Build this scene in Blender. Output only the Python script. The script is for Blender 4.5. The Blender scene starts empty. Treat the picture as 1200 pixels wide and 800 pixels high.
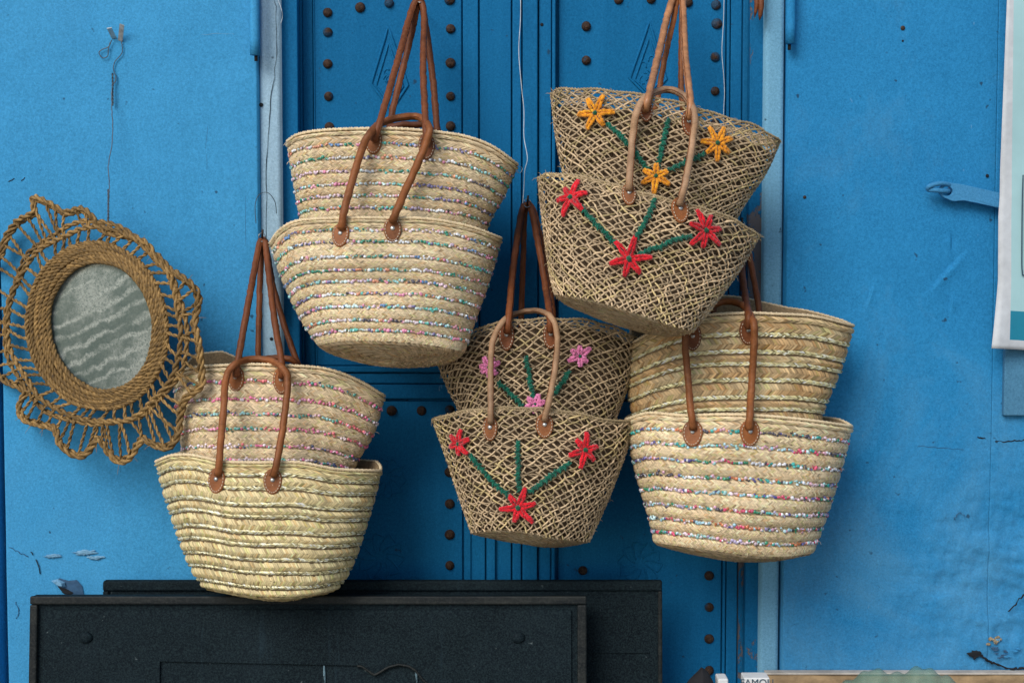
import bpy, math, random
import numpy as np
from mathutils import Vector, Matrix

random.seed(7)
RNG = np.random.default_rng(11)
scene = bpy.context.scene
C = scene.collection

# ------------------------------------------------------------------ camera
CAM = np.array([0.0, -3.2, 1.75])
PITCH = math.radians(2.9)
FPX = 1600.0                                   # focal length in photo pixels (1200 wide)
cd = bpy.data.cameras.new('camera')
cam = bpy.data.objects.new('camera', cd); C.objects.link(cam)
cam.location = CAM.tolist()
cam.rotation_euler = (math.radians(90) - PITCH, 0, 0)
cd.sensor_width = 36.0; cd.lens = 36.0 * FPX / 1200.0
cd.clip_start = 0.05; cd.clip_end = 500
scene.camera = cam

# ------------------------------------------------------------------ world, sun, exposure
w = bpy.data.worlds.new("World"); scene.world = w; w.use_nodes = True
nt = w.node_tree
for n in list(nt.nodes): nt.nodes.remove(n)
sky = nt.nodes.new('ShaderNodeTexSky'); sky.sky_type = 'NISHITA'; sky.sun_disc = False
bgn = nt.nodes.new('ShaderNodeBackground'); bgn.inputs['Strength'].default_value = 0.085
wo = nt.nodes.new('ShaderNodeOutputWorld')
nt.links.new(sky.outputs[0], bgn.inputs[0]); nt.links.new(bgn.outputs[0], wo.inputs[0])
SUN_DIR = Vector((-0.44, -0.78, 0.68)).normalized()          # towards the light
sky.sun_elevation = math.asin(SUN_DIR.z)
sky.sun_rotation = math.atan2(SUN_DIR.x, SUN_DIR.y)
sky.air_density = 1.0; sky.dust_density = 1.0; sky.ozone_density = 1.0
sl = bpy.data.lights.new('sun', 'SUN'); sl.energy = 1.6; sl.angle = math.radians(32); sl.color = (1.0, 0.965, 0.93)
so = bpy.data.objects.new('sun', sl); C.objects.link(so)
so.rotation_euler = SUN_DIR.to_track_quat('Z', 'Y').to_euler(); so.location = (-3, -4, 5)
scene.view_settings.view_transform = 'Standard'; scene.view_settings.look = 'None'
scene.view_settings.gamma = 1.0; scene.view_settings.exposure = 0.55
scene.render.resolution_x = 1024; scene.render.resolution_y = 682

# ------------------------------------------------------------------ pixel -> place
cp, sp = math.cos(PITCH), math.sin(PITCH)
def unp(px, py, Y):
    """point of the plane y=Y seen at photo pixel (px,py); vectorised"""
    px = np.asarray(px, float); py = np.asarray(py, float); Y = np.asarray(Y, float)
    a = (px - 600) / FPX; b = -(py - 400) / FPX
    dx = a; dy = cp + b * sp; dz = -sp + b * cp
    t = (Y - CAM[1]) / dy
    return np.stack(np.broadcast_arrays(CAM[0] + dx * t, Y, CAM[2] + dz * t), -1)
def proj(P):
    P = np.asarray(P, float) - CAM
    f = P[..., 1] * cp - P[..., 2] * sp; u = P[..., 1] * sp + P[..., 2] * cp
    return 600 + FPX * P[..., 0] / f, 400 - FPX * u / f
def wx(px, py=100, Y=0.0): return float(unp(px, py, Y)[0])
def wz(py, Y=0.0, px=600): return float(unp(px, py, Y)[2])

# ------------------------------------------------------------------ object helpers
def mesh(name, V, F, mats, col=None, smooth=True, fmat=None, bevel=None):
    me = bpy.data.meshes.new(name)
    V = np.asarray(V, np.float32)
    me.from_pydata(V.tolist() if len(V) < 20 else [], [], F.tolist() if (len(V) < 20 and hasattr(F, 'tolist')) else (F if len(V) < 20 else []))
    if len(V) >= 20:
        if isinstance(F, np.ndarray):
            nf, k = F.shape
            me.vertices.add(len(V)); me.vertices.foreach_set('co', V.ravel())
            me.loops.add(nf * k); me.loops.foreach_set('vertex_index', F.astype(np.int32).ravel())
            me.polygons.add(nf); me.polygons.foreach_set('loop_start', np.arange(0, nf * k, k, dtype=np.int32))
            me.update(calc_edges=True)
        else:
            me.from_pydata(V.tolist(), [], F)
    if not isinstance(mats, (list, tuple)): mats = [mats]
    for m in mats: me.materials.append(m)
    if smooth: me.polygons.foreach_set('use_smooth', np.ones(len(me.polygons), bool))
    if fmat is not None: me.polygons.foreach_set('material_index', np.asarray(fmat, np.int32))
    if col is not None:
        a = me.color_attributes.new('Col', 'FLOAT_COLOR', 'POINT')
        c = np.ones((len(V), 4), np.float32); c[:, :3] = col
        a.data.foreach_set('color', c.ravel())
    me.update()
    return me
def thing(name, label, cat, loc, group=None):
    o = bpy.data.objects.new(name, None); C.objects.link(o); o.location = tuple(float(v) for v in loc)
    o.empty_display_size = 0.05
    o['label'] = label; o['category'] = cat
    if group: o['group'] = group
    return o
def base(o):
    while o is not None and o.parent is not None: o = o.parent
    return np.array(o.location) if o is not None else np.zeros(3)
def part(name, me_args, parent=None, label=None, kind=None, bevel=None, **kw):
    """V given in world coordinates; stored relative to the root thing"""
    V, F, mats = me_args[:3]
    V = np.asarray(V, float)
    if parent is not None: V = V - base(parent)
    me = mesh(name, V, F, mats, **kw)
    o = bpy.data.objects.new(name, me); C.objects.link(o)
    if parent is not None: o.parent = parent
    if label: o['label'] = label
    if kind: o['kind'] = kind
    if bevel:
        md = o.modifiers.new('bevel', 'BEVEL'); md.width = bevel; md.segments = 2; md.limit_method = 'ANGLE'
    return o
def solo(name, V, F, mats, label, cat, group=None, **kw):
    """one-mesh thing with its origin at its base"""
    V = np.asarray(V, float)
    loc = np.array([V[:, 0].mean(), V[:, 1].mean(), V[:, 2].min()])
    me = mesh(name, V - loc, F, mats, **{k: v for k, v in kw.items() if k != 'bevel'})
    o = bpy.data.objects.new(name, me); C.objects.link(o); o.location = loc.tolist()
    if kw.get('bevel'):
        md = o.modifiers.new('bevel', 'BEVEL'); md.width = kw['bevel']; md.segments = 2; md.limit_method = 'ANGLE'
    o['label'] = label; o['category'] = cat
    if group: o['group'] = group
    return o
def struct(o): 
    o['kind'] = 'structure'
    for k in ('label', 'category'):
        if k in o: del o[k]
    return o
def boxVF(x0, x1, y0, y1, z0, z1):
    V = [(x, y, z) for x in (x0, x1) for y in (y0, y1) for z in (z0, z1)]
    F = [(0, 1, 3, 2), (4, 6, 7, 5), (0, 4, 5, 1), (2, 3, 7, 6), (0, 2, 6, 4), (1, 5, 7, 3)]
    return np.array(V, float), F
def catmull(P, n=8, closed=False):
    P = np.asarray(P, float); k = len(P)
    if closed: idx = lambda i: P[i % k]; segs = k
    else: idx = lambda i: P[min(max(i, 0), k - 1)]; segs = k - 1
    out = []
    for i in range(segs):
        p0, p1, p2, p3 = idx(i - 1), idx(i), idx(i + 1), idx(i + 2)
        for t in np.arange(n) / n:
            out.append(0.5 * ((2 * p1) + (-p0 + p2) * t + (2 * p0 - 5 * p1 + 4 * p2 - p3) * t * t + (-p0 + 3 * p1 - 3 * p2 + p3) * t ** 3))
    if not closed: out.append(P[-1])
    return np.array(out)
def resample(P, step, closed=False):
    Q = np.vstack([P, P[:1]]) if closed else P
    d = np.r_[0, np.cumsum(np.linalg.norm(np.diff(Q, axis=0), axis=1))]
    n = max(int(d[-1] / step), 3)
    t = np.linspace(0, d[-1], n + 1)
    if closed: t = t[:-1]
    return np.stack([np.interp(t, d, Q[:, i]) for i in range(3)], 1)
def frames(P, closed=False):
    T = (np.roll(P, -1, 0) - np.roll(P, 1, 0)) if closed else np.gradient(P, axis=0)
    T /= np.linalg.norm(T, axis=1)[:, None] + 1e-12
    ref = np.array([0.0, -1.0, 0.0]); ref = np.where(np.abs(T @ ref)[:, None] > 0.95, np.array([1.0, 0, 0]), ref)
    N = ref - (np.sum(ref * T, 1))[:, None] * T; N /= np.linalg.norm(N, axis=1)[:, None]
    # keep the frame from flipping
    for i in range(1, len(N)):
        n = N[i - 1] - np.dot(N[i - 1], T[i]) * T[i]; l = np.linalg.norm(n)
        if l > 1e-6: N[i] = n / l
    return T, N, np.cross(T, N)
def tube(P, r, sides=8, closed=False, caps=True):
    P = np.asarray(P, float); n = len(P); T, N, B = frames(P, closed)
    r = np.broadcast_to(np.asarray(r, float), (n,))
    a = np.arange(sides) * 2 * math.pi / sides
    V = P[:, None, :] + r[:, None, None] * (np.cos(a)[None, :, None] * N[:, None, :] + np.sin(a)[None, :, None] * B[:, None, :])
    V = V.reshape(-1, 3)
    m = n if closed else n - 1
    i = np.arange(m)[:, None]; j = np.arange(sides)[None, :]
    i2 = (i + 1) % n; j2 = (j + 1) % sides
    F = np.stack([i * sides + j, i * sides + j2, i2 * sides + j2, i2 * sides + j], -1).reshape(-1, 4)
    if caps and not closed:
        V = np.vstack([V, P[:1], P[-1:]]); c0 = n * sides; c1 = c0 + 1
        jj = np.arange(sides); j2 = (jj + 1) % sides
        F = np.vstack([F, np.stack([jj, np.full(sides, c0), np.full(sides, c0), j2], -1)[:, [0, 1, 2, 3]] * 0 + np.stack([j2, jj, np.full(sides, c0), np.full(sides, c0)], -1),
                       np.stack([(n - 1) * sides + jj, (n - 1) * sides + j2, np.full(sides, c1), np.full(sides, c1)], -1)])
        # turn degenerate quads into a list with triangles
        F = [tuple(dict.fromkeys(f)) for f in F.tolist()]
    return V, F
def joinVF(L):
    Vs, Fs, o = [], [], 0
    allnp = all(isinstance(F, np.ndarray) for V, F in L)
    for V, F in L:
        Vs.append(V)
        if allnp: Fs.append(F + o)
        else: Fs += [tuple(int(i) + o for i in f) for f in F]
        o += len(V)
    return np.vstack(Vs), (np.vstack(Fs) if allnp else Fs)
def rope(P, r, ply=2, lay=0.02, closed=False, sides=5, fuzz=0.0, step=0.004):
    """real twisted plies round a path"""
    P = resample(np.asarray(P, float), step, closed)
    T, N, B = frames(P, closed); n = len(P)
    L = np.arange(n) * step
    L_total = n * step; turns = max(1, round(L_total / lay)) if closed else L_total / lay
    ph = L / L_total * turns * 2 * math.pi
    out = []
    for k in range(ply):
        a = ph + 2 * math.pi * k / ply
        rr = r * 0.55 * (1 + fuzz * RNG.normal(size=n))
        Q = P + rr[:, None] * (np.cos(a)[:, None] * N + np.sin(a)[:, None] * B)
        out.append(tube(Q, r * 0.62 * (1 + 0.5 * fuzz * RNG.normal(size=n)), sides, closed, caps=False))
    return joinVF(out)
def blob(c, R, seg=8, rings=5, axes=None):
    """small ellipsoid"""
    V, F = [], []
    for i in range(rings + 1):
        ph = math.pi * i / rings
        for j in range(seg):
            th = 2 * math.pi * j / seg
            V.append((math.sin(ph) * math.cos(th) * R[0], math.sin(ph) * math.sin(th) * R[1], math.cos(ph) * R[2]))
    V = np.array(V)
    if axes is not None: V = V @ np.asarray(axes)
    for i in range(rings):
        for j in range(seg):
            F.append((i * seg + j, (i + 1) * seg + j, (i + 1) * seg + (j + 1) % seg, i * seg + (j + 1) % seg))
    return V + np.asarray(c), np.array(F)

# ------------------------------------------------------------------ materials
def newmat(name):
    m = bpy.data.materials.new(name); m.use_nodes = True
    nt = m.node_tree; b = nt.nodes['Principled BSDF']
    return m, nt, b
def N_(nt, t, **kw):
    n = nt.nodes.new(t)
    for k, v in kw.items():
        if k.startswith('i_'): n.inputs[int(k[2:]) if k[2:].isdigit() else k[2:].replace('_', ' ')].default_value = v
        else: setattr(n, k, v)
    return n
def mixc(nt, fac, a, b, mode='MIX'):
    n = nt.nodes.new('ShaderNodeMix'); n.data_type = 'RGBA'; n.blend_type = mode
    for sock, val in ((n.inputs[0], fac), (n.inputs[6], a), (n.inputs[7], b)):
        if hasattr(val, 'links') or isinstance(val, bpy.types.NodeSocket): nt.links.new(val, sock)
        elif isinstance(val, (int, float)): sock.default_value = val
        else: sock.default_value = (*val, 1)
    return n.outputs[2]
def noise(nt, scale, detail=4, rough=0.6, coord=None, dist=0.0):
    n = nt.nodes.new('ShaderNodeTexNoise'); n.inputs['Scale'].default_value = scale
    n.inputs['Detail'].default_value = detail; n.inputs['Roughness'].default_value = rough; n.inputs['Distortion'].default_value = dist
    if coord is not None: nt.links.new(coord, n.inputs['Vector'])
    return n.outputs[0]
def ramp(nt, fac, lo, hi):
    n = nt.nodes.new('ShaderNodeMapRange'); n.clamp = True
    n.inputs[1].default_value = lo; n.inputs[2].default_value = hi
    nt.links.new(fac, n.inputs[0]); return n.outputs[0]
def math_(nt, op, a, b=None):
    n = nt.nodes.new('ShaderNodeMath'); n.operation = op
    for i, v in ((0, a), (1, b)):
        if v is None: continue
        if isinstance(v, (int, float)): n.inputs[i].default_value = v
        else: nt.links.new(v, n.inputs[i])
    return n.outputs[0]
def wcoord(nt, scale=(1, 1, 1), rot=(0, 0, 0)):
    g = nt.nodes.new('ShaderNodeNewGeometry'); m = nt.nodes.new('ShaderNodeMapping')
    m.inputs['Scale'].default_value = scale; m.inputs['Rotation'].default_value = rot
    nt.links.new(g.outputs['Position'], m.inputs[0]); return m.outputs[0]
def bump(nt, b, h, strength, dist):
    n = nt.nodes.new('ShaderNodeBump'); n.inputs['Strength'].default_value = strength; n.inputs['Distance'].default_value = dist
    nt.links.new(h, n.inputs['Height'])
    prev = b.inputs['Normal'].links
    if prev: nt.links.new(prev[0].from_socket, n.inputs['Normal'])
    nt.links.new(n.outputs[0], b.inputs['Normal'])

def paint(name, base_c, light_c, chip_c=(0.16, 0.12, 0.09), chip=0.0, rough=0.62, bmp=0.5, vert=False, grime=0.3, chalk=0.0):
    m, nt, b = newmat(name)
    c = wcoord(nt); cv = wcoord(nt, (14, 14, 0.9) if vert else (2.2, 2.2, 2.2))
    big = noise(nt, 1.7, 5, 0.62, c); mid = noise(nt, 9, 6, 0.7, c); fine = noise(nt, 190, 5, 0.95, c); streak = noise(nt, 2.0, 5, 0.65, cv)
    col = mixc(nt, ramp(nt, big, 0.3, 0.72), base_c, light_c)
    dk = tuple(v * 0.72 for v in base_c); lt = tuple(min(1, v * 1.25 + 0.01) for v in light_c)
    col = mixc(nt, math_(nt, 'MULTIPLY', ramp(nt, streak, 0.48, 0.8), 0.8), col, lt)
    col = mixc(nt, math_(nt, 'MULTIPLY', ramp(nt, mid, 0.5, 0.85), grime), col, dk)
    if chalk:   # chalky bloom and splash marks, strongest near the foot of the boards
        g_ = nt.nodes.new('ShaderNodeNewGeometry'); sx = nt.nodes.new('ShaderNodeSeparateXYZ'); nt.links.new(g_.outputs['Position'], sx.inputs[0])
        bl = noise(nt, 3.2, 7, 0.7, wcoord(nt, (1, 1, 0.8)), 0.5); lim = ramp(nt, sx.outputs['Z'], 1.75, 0.75)
        k_ = ramp(nt, math_(nt, 'ADD', bl, math_(nt, 'MULTIPLY', lim, 0.22)), 0.52, 0.78)
        col = mixc(nt, math_(nt, 'MULTIPLY', k_, 0.55 * chalk), col, (0.17, 0.37, 0.50))
        br = noise(nt, 1.0, 6, 0.7, wcoord(nt, (60, 60, 5), (0, 0.35, 0)))
        col = mixc(nt, math_(nt, 'MULTIPLY', ramp(nt, br, 0.45, 0.8), 0.35), col, dk)
        tz_ = noise(nt, 1.3, 6, 0.75, wcoord(nt, (1.4, 1, 1)))
        col = mixc(nt, math_(nt, 'MULTIPLY', ramp(nt, tz_, 0.5, 0.72), 0.30), col, (0.012, 0.135, 0.36))
    # paint grain
    g1 = ramp(nt, fine, 0.25, 0.75)
    col = mixc(nt, 0.62, col, mixc(nt, g1, tuple(v * 0.42 for v in base_c), tuple(min(1, v * 1.5 + 0.02) for v in light_c)))
    # small dark flecks and pale dabs
    fl = noise(nt, 42, 2, 0.5, c)
    col = mixc(nt, math_(nt, 'MULTIPLY', ramp(nt, fl, 0.73, 0.78), 0.75), col, (0.02, 0.04, 0.07))
    fl2 = noise(nt, 36, 3, 0.6, wcoord(nt, (1, 1, 0.35)))
    col = mixc(nt, math_(nt, 'MULTIPLY', ramp(nt, fl2, 0.74, 0.8), 0.6), col, (0.45, 0.62, 0.75))
    ch = noise(nt, 7, 8, 0.72, wcoord(nt, (1, 1, 0.45)), 0.4)
    chm = ramp(nt, ch, 0.74 - chip, 0.755 - chip)
    col = mixc(nt, math_(nt, 'MULTIPLY', chm, 0.8), col, chip_c)
    nt.links.new(col, b.inputs['Base Color'])
    b.inputs['Roughness'].default_value = rough; b.inputs['Specular IOR Level'].default_value = 0.07
    h = math_(nt, 'ADD', math_(nt, 'MULTIPLY', mid, 0.6), math_(nt, 'ADD', math_(nt, 'MULTIPLY', fine, 0.12), math_(nt, 'MULTIPLY', streak, 0.4)))
    h = math_(nt, 'SUBTRACT', h, math_(nt, 'MULTIPLY', chm, 0.3))
    bump(nt, b, h, bmp, 0.006)
    return m
def simple(name, c, rough=0.6, metal=0.0, nscale=60, namt=0.25, bmp=0.2, spec=0.4, bdist=0.002, detail=4):
    m, nt, b = newmat(name); co = wcoord(nt)
    n = noise(nt, nscale, detail, 0.65, co)
    nt.links.new(mixc(nt, ramp(nt, n, 0.3, 0.7), tuple(v * (1 - namt) for v in c), tuple(min(1, v * (1 + namt)) for v in c)), b.inputs['Base Color'])
    b.inputs['Roughness'].default_value = rough; b.inputs['Metallic'].default_value = metal; b.inputs['Specular IOR Level'].default_value = spec
    bump(nt, b, n, bmp, bdist); return m
def leathermat(name, c, worn):
    m, nt, b = newmat(name); co = wcoord(nt); n1 = noise(nt, 9, 5, 0.7, co); n2 = noise(nt, 90, 6, 0.75, co); cr = noise(nt, 1.0, 4, 0.6, wcoord(nt, (60, 60, 420)))
    col = mixc(nt, ramp(nt, n1, 0.35, 0.68), tuple(v * 0.55 for v in c), tuple(v * 1.15 for v in c))
    col = mixc(nt, math_(nt, 'MULTIPLY', ramp(nt, n2, 0.5, 0.75), 0.45), col, worn)
    col = mixc(nt, math_(nt, 'MULTIPLY', ramp(nt, cr, 0.58, 0.7), 0.5), col, tuple(v * 0.4 for v in c))
    nt.links.new(col, b.inputs['Base Color']); b.inputs['Specular IOR Level'].default_value = 0.3
    nt.links.new(math_(nt, 'ADD', math_(nt, 'MULTIPLY', n2, 0.4), 0.32), b.inputs['Roughness'])
    bump(nt, b, n2, 0.5, 0.002); bump(nt, b, cr, 0.35, 0.002); return m
def attrmat(name, rough=0.65, metal=0.0, spec=0.3, nscale=500, namt=0.25, bmp=0.3, sheen=0.0):
    """colour of each strand comes from the strand itself (point colour)"""
    m, nt, b = newmat(name); a = N_(nt, 'ShaderNodeVertexColor', layer_name='Col'); co = wcoord(nt)
    n = noise(nt, nscale, 3, 0.6, co); n2 = noise(nt, 12, 4, 0.6, co)
    f = math_(nt, 'ADD', math_(nt, 'MULTIPLY', n, namt * 2), 1 - namt)
    f = math_(nt, 'MULTIPLY', f, math_(nt, 'ADD', math_(nt, 'MULTIPLY', n2, 0.5), 0.75))
    vm = N_(nt, 'ShaderNodeVectorMath', operation='SCALE'); nt.links.new(a.outputs[0], vm.inputs[0]); nt.links.new(f, vm.inputs['Scale'])
    nt.links.new(vm.outputs[0], b.inputs['Base Color'])
    b.inputs['Roughness'].default_value = rough; b.inputs['Metallic'].default_value = metal; b.inputs['Specular IOR Level'].default_value = spec
    if sheen: b.inputs['Sheen Weight'].default_value = sheen
    if bmp: bump(nt, b, n, bmp, 0.001)
    return m

M = {}
M['shutter_l'] = paint('blue_paint_lit', (0.028, 0.245, 0.490), (0.055, 0.335, 0.620), chip=0.0, bmp=0.75, grime=0.35, chalk=0.35)  # lighter than the right shutter, its brighter light put into the colour
M['shutter_r'] = paint('blue_paint_half_lit', (0.008, 0.175, 0.410), (0.024, 0.255, 0.520), chip=0.01, bmp=0.8, grime=0.4, chalk=1.25)
M['door'] = paint('blue_paint_shaded', (0.0005, 0.110, 0.270), (0.001, 0.150, 0.340), chip=0.02, bmp=0.5, vert=True, grime=0.45)  # darker blue, the shade of the recess put into the colour
M['door_worn'] = paint('blue_paint_worn', (0.001, 0.10, 0.25), (0.002, 0.14, 0.31), chip=0.17, bmp=0.7, vert=True, grime=0.5)
M['strip_r'] = paint('sky_blue_paint', (0.110, 0.320, 0.480), (0.190, 0.420, 0.580), chip=0.01, bmp=0.5, vert=True, grime=0.3)
M['strip'] = paint('pale_blue_paint', (0.260, 0.430, 0.560), (0.380, 0.550, 0.660), chip=0.01, bmp=0.5, vert=True, grime=0.3)
M['dark'] = simple('dark_gap', (0.01, 0.012, 0.015), 0.9)
M['iron'] = simple('rusted_iron', (0.045, 0.030, 0.022), 0.6, 0.35, 90, 0.6, 0.6, bdist=0.003)
def studmat():
    m, nt, b = newmat('painted_rusty_iron'); c = wcoord(nt)
    n1 = noise(nt, 120, 4, 0.7, c); n2 = noise(nt, 17, 3, 0.6, c)
    col = mixc(nt, ramp(nt, n1, 0.35, 0.7), (0.022, 0.014, 0.010), (0.085, 0.042, 0.022))
    col = mixc(nt, math_(nt, 'MULTIPLY', ramp(nt, n2, 0.55, 0.63), 0.7), col, (0.008, 0.075, 0.15))
    nt.links.new(col, b.inputs['Base Color']); b.inputs['Roughness'].default_value = 0.7; b.inputs['Specular IOR Level'].default_value = 0.3
    bump(nt, b, n1, 0.9, 0.004); return m
M['stud'] = studmat()
M['steel'] = simple('dull_steel', (0.60, 0.60, 0.56), 0.38, 0.7, 90, 0.3, 0.2)
M['wire'] = simple('dark_wire', (0.10, 0.12, 0.14), 0.45, 0.7)
M['string'] = simple('white_string', (0.55, 0.62, 0.66), 0.8)
M['straw'] = attrmat('palm_straw', 0.55, 0, 0.35)
M['net'] = attrmat('raffia_cord', 0.6, 0, 0.3)
M['seq'] = attrmat('sequin', 0.25, 0.0, 0.8, 200, 0.1, 0.0)
M['gold'] = attrmat('gold_lurex', 0.24, 0.25, 1.0, 700, 0.3, 0.5)
M['yarn'] = attrmat('chenille_yarn', 0.95, 0, 0.1, 900, 0.35, 0.9, 0.4)
M['core'] = simple('straw_wall', (0.26, 0.18, 0.095), 0.85, 0, 180, 0.35, 0.4)
M['lining'] = simple('dark_brown_sheet', (0.105, 0.070, 0.040), 0.95, 0, 220, 0.5, 0.5)  # dark brown paints the shaded basket insides; also backs the mirror
M['leather'] = leathermat('tan_leather', (0.30, 0.100, 0.028), (0.42, 0.19, 0.08))
M['leather_pale'] = leathermat('pale_raw_leather', (0.47, 0.28, 0.155), (0.30, 0.15, 0.07))
M['leather_dark'] = leathermat('dark_brown_leather', (0.21, 0.063, 0.019), (0.32, 0.12, 0.045))
M['stitch'] = simple('white_stitch', (0.62, 0.52, 0.38), 0.8)
M['wicker'] = attrmat('esparto_rope', 0.65, 0, 0.25, 260, 0.35, 0.6)
M['stone'] = simple('pavement_stone', (0.24, 0.22, 0.20), 0.85, 0, 6, 0.25, 0.5, bdist=0.01)
M['plaster'] = simple('blue_plaster', (0.05, 0.24, 0.46), 0.85, 0, 5, 0.25, 0.6, bdist=0.01)
M['ledge'] = simple('worn_stone_ledge', (0.34, 0.23, 0.12), 0.85, 0, 16, 0.45, 0.7, bdist=0.01, detail=8)
M['ledgetop'] = simple('pale_ledge_top', (0.50, 0.45, 0.38), 0.85, 0, 30, 0.25, 0.5)
M['white'] = simple('white_card', (0.70, 0.71, 0.69), 0.7, 0, 20, 0.08)
M['aqua'] = simple('aqua_print', (0.36, 0.58, 0.60), 0.55, 0, 10, 0.06, 0.05)
M['teal'] = simple('teal_print', (0.012, 0.22, 0.33), 0.5, 0, 10, 0.1, 0.05)
M['navy'] = simple('navy_print', (0.03, 0.07, 0.10), 0.5)
M['paper'] = simple('poster_paper', (0.55, 0.58, 0.60), 0.55, 0, 40, 0.10, 0.05)
M['red'] = simple('red_packet', (0.32, 0.02, 0.03), 0.4)
M['black'] = simple('black_cloth', (0.010, 0.010, 0.012), 0.85)

# dusty black painted wood
def blackwood():
    m, nt, b = newmat('dusty_black_wood'); c = wcoord(nt)
    n1 = noise(nt, 5, 6, 0.7, c); n2 = noise(nt, 260, 2, 0.7, c); n3 = noise(nt, 80, 3, 0.5, c); n4 = noise(nt, 3, 5, 0.6, wcoord(nt, (9, 1, 0.8)))
    col = mixc(nt, ramp(nt, n1, 0.3, 0.75), (0.0025, 0.0055, 0.008), (0.008, 0.015, 0.020))
    col = mixc(nt, math_(nt, 'MULTIPLY', ramp(nt, n2, 0.40, 0.72), 0.35), col, (0.040, 0.070, 0.074))
    col = mixc(nt, math_(nt, 'MULTIPLY', ramp(nt, n3, 0.72, 0.78), 0.5), col, (0.16, 0.20, 0.20))
    col = mixc(nt, math_(nt, 'MULTIPLY', ramp(nt, n4, 0.64, 0.78), 0.18), col, (0.05, 0.10, 0.13))
    nt.links.new(col, b.inputs['Base Color']); b.inputs['Roughness'].default_value = 0.7; b.inputs['Specular IOR Level'].default_value = 0.08
    bump(nt, b, n2, 0.25, 0.002); bump(nt, b, n1, 0.4, 0.006)
    return m
M['bwood'] = blackwood()
def blackwood_edge():
    m, nt, b = newmat('worn_black_edge'); c = wcoord(nt)
    n1 = noise(nt, 4, 5, 0.7, wcoord(nt, (1, 1, 6))); n2 = noise(nt, 200, 2, 0.7, c)
    col = mixc(nt, ramp(nt, n1, 0.45, 0.7), (0.005, 0.008, 0.009), (0.022, 0.025, 0.022))
    col = mixc(nt, math_(nt, 'MULTIPLY', ramp(nt, n2, 0.45, 0.8), 0.3), col, (0.08, 0.085, 0.075))
    nt.links.new(col, b.inputs['Base Color']); b.inputs['Roughness'].default_value = 0.6; b.inputs['Specular IOR Level'].default_value = 0.25
    bump(nt, b, n2, 0.3, 0.002); return m
M['bedge'] = blackwood_edge()
# mirror glass, its streaky reflection painted into the colour as pale specks
def glassmat():
    m, nt, b = newmat('painted_reflection_glass')
    c = wcoord(nt, (1, 1, 1), (0, math.radians(-24), 0)); cs = wcoord(nt, (3.5, 1, 34), (0, 0, 0))
    g = nt.nodes.new('ShaderNodeNewGeometry')
    mp = nt.nodes.new('ShaderNodeMapping'); mp.inputs['Rotation'].default_value = (0, math.radians(23), 0)
    nt.links.new(g.outputs['Position'], mp.inputs[0])
    mp2 = nt.nodes.new('ShaderNodeMapping'); mp2.inputs['Scale'].default_value = (9, 1, 40); nt.links.new(mp.outputs[0], mp2.inputs[0])
    st = noise(nt, 1.0, 4, 0.6, mp2.outputs[0], 0.6); sp_ = noise(nt, 170, 5, 0.95, wcoord(nt)); big = noise(nt, 9, 4, 0.6, wcoord(nt))
    wv = nt.nodes.new('ShaderNodeTexWave'); wv.bands_direction = 'Z'; wv.inputs['Scale'].default_value = 10.5; wv.inputs['Distortion'].default_value = 4.2
    wv.inputs['Detail'].default_value = 3.0; wv.inputs['Detail Scale'].default_value = 2.2; nt.links.new(mp.outputs[0], wv.inputs[0])
    brk = noise(nt, 1.0, 3, 0.6, mp2.outputs[0])
    lines = math_(nt, 'MAXIMUM', math_(nt, 'MULTIPLY', ramp(nt, wv.outputs[1], 0.45, 0.98), ramp(nt, brk, 0.30, 0.52)), math_(nt, 'MULTIPLY', ramp(nt, big, 0.48, 0.62), 0.75))
    refl_streaks = math_(nt, 'MULTIPLY', lines, ramp(nt, sp_, 0.40, 0.54))
    col = mixc(nt, ramp(nt, big, 0.3, 0.7), (0.065, 0.105, 0.095), (0.13, 0.17, 0.155))
    col = mixc(nt, math_(nt, 'MULTIPLY', ramp(nt, sp_, 0.4, 0.8), 0.35), col, (0.42, 0.45, 0.42))
    col = mixc(nt, math_(nt, 'MULTIPLY', refl_streaks, 0.6), col, (0.58, 0.62, 0.57))
    nt.links.new(col, b.inputs['Base Color'])
    b.inputs['Roughness'].default_value = 0.25; b.inputs['Metallic'].default_value = 0.3; b.inputs['Specular IOR Level'].default_value = 0.6
    bump(nt, b, sp_, 0.12, 0.001)
    return m
M['glass'] = glassmat()
def bagmat():
    m, nt, b = newmat('green_mesh_bag'); c = wcoord(nt)
    n = noise(nt, 40, 4, 0.7, c)
    nt.links.new(mixc(nt, n, (0.10, 0.26, 0.20), (0.22, 0.40, 0.32)), b.inputs['Base Color'])
    b.inputs['Alpha'].default_value = 0.45; b.inputs['Roughness'].default_value = 0.45
    bump(nt, b, n, 0.5, 0.004); return m
M['bag'] = bagmat()

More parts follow.
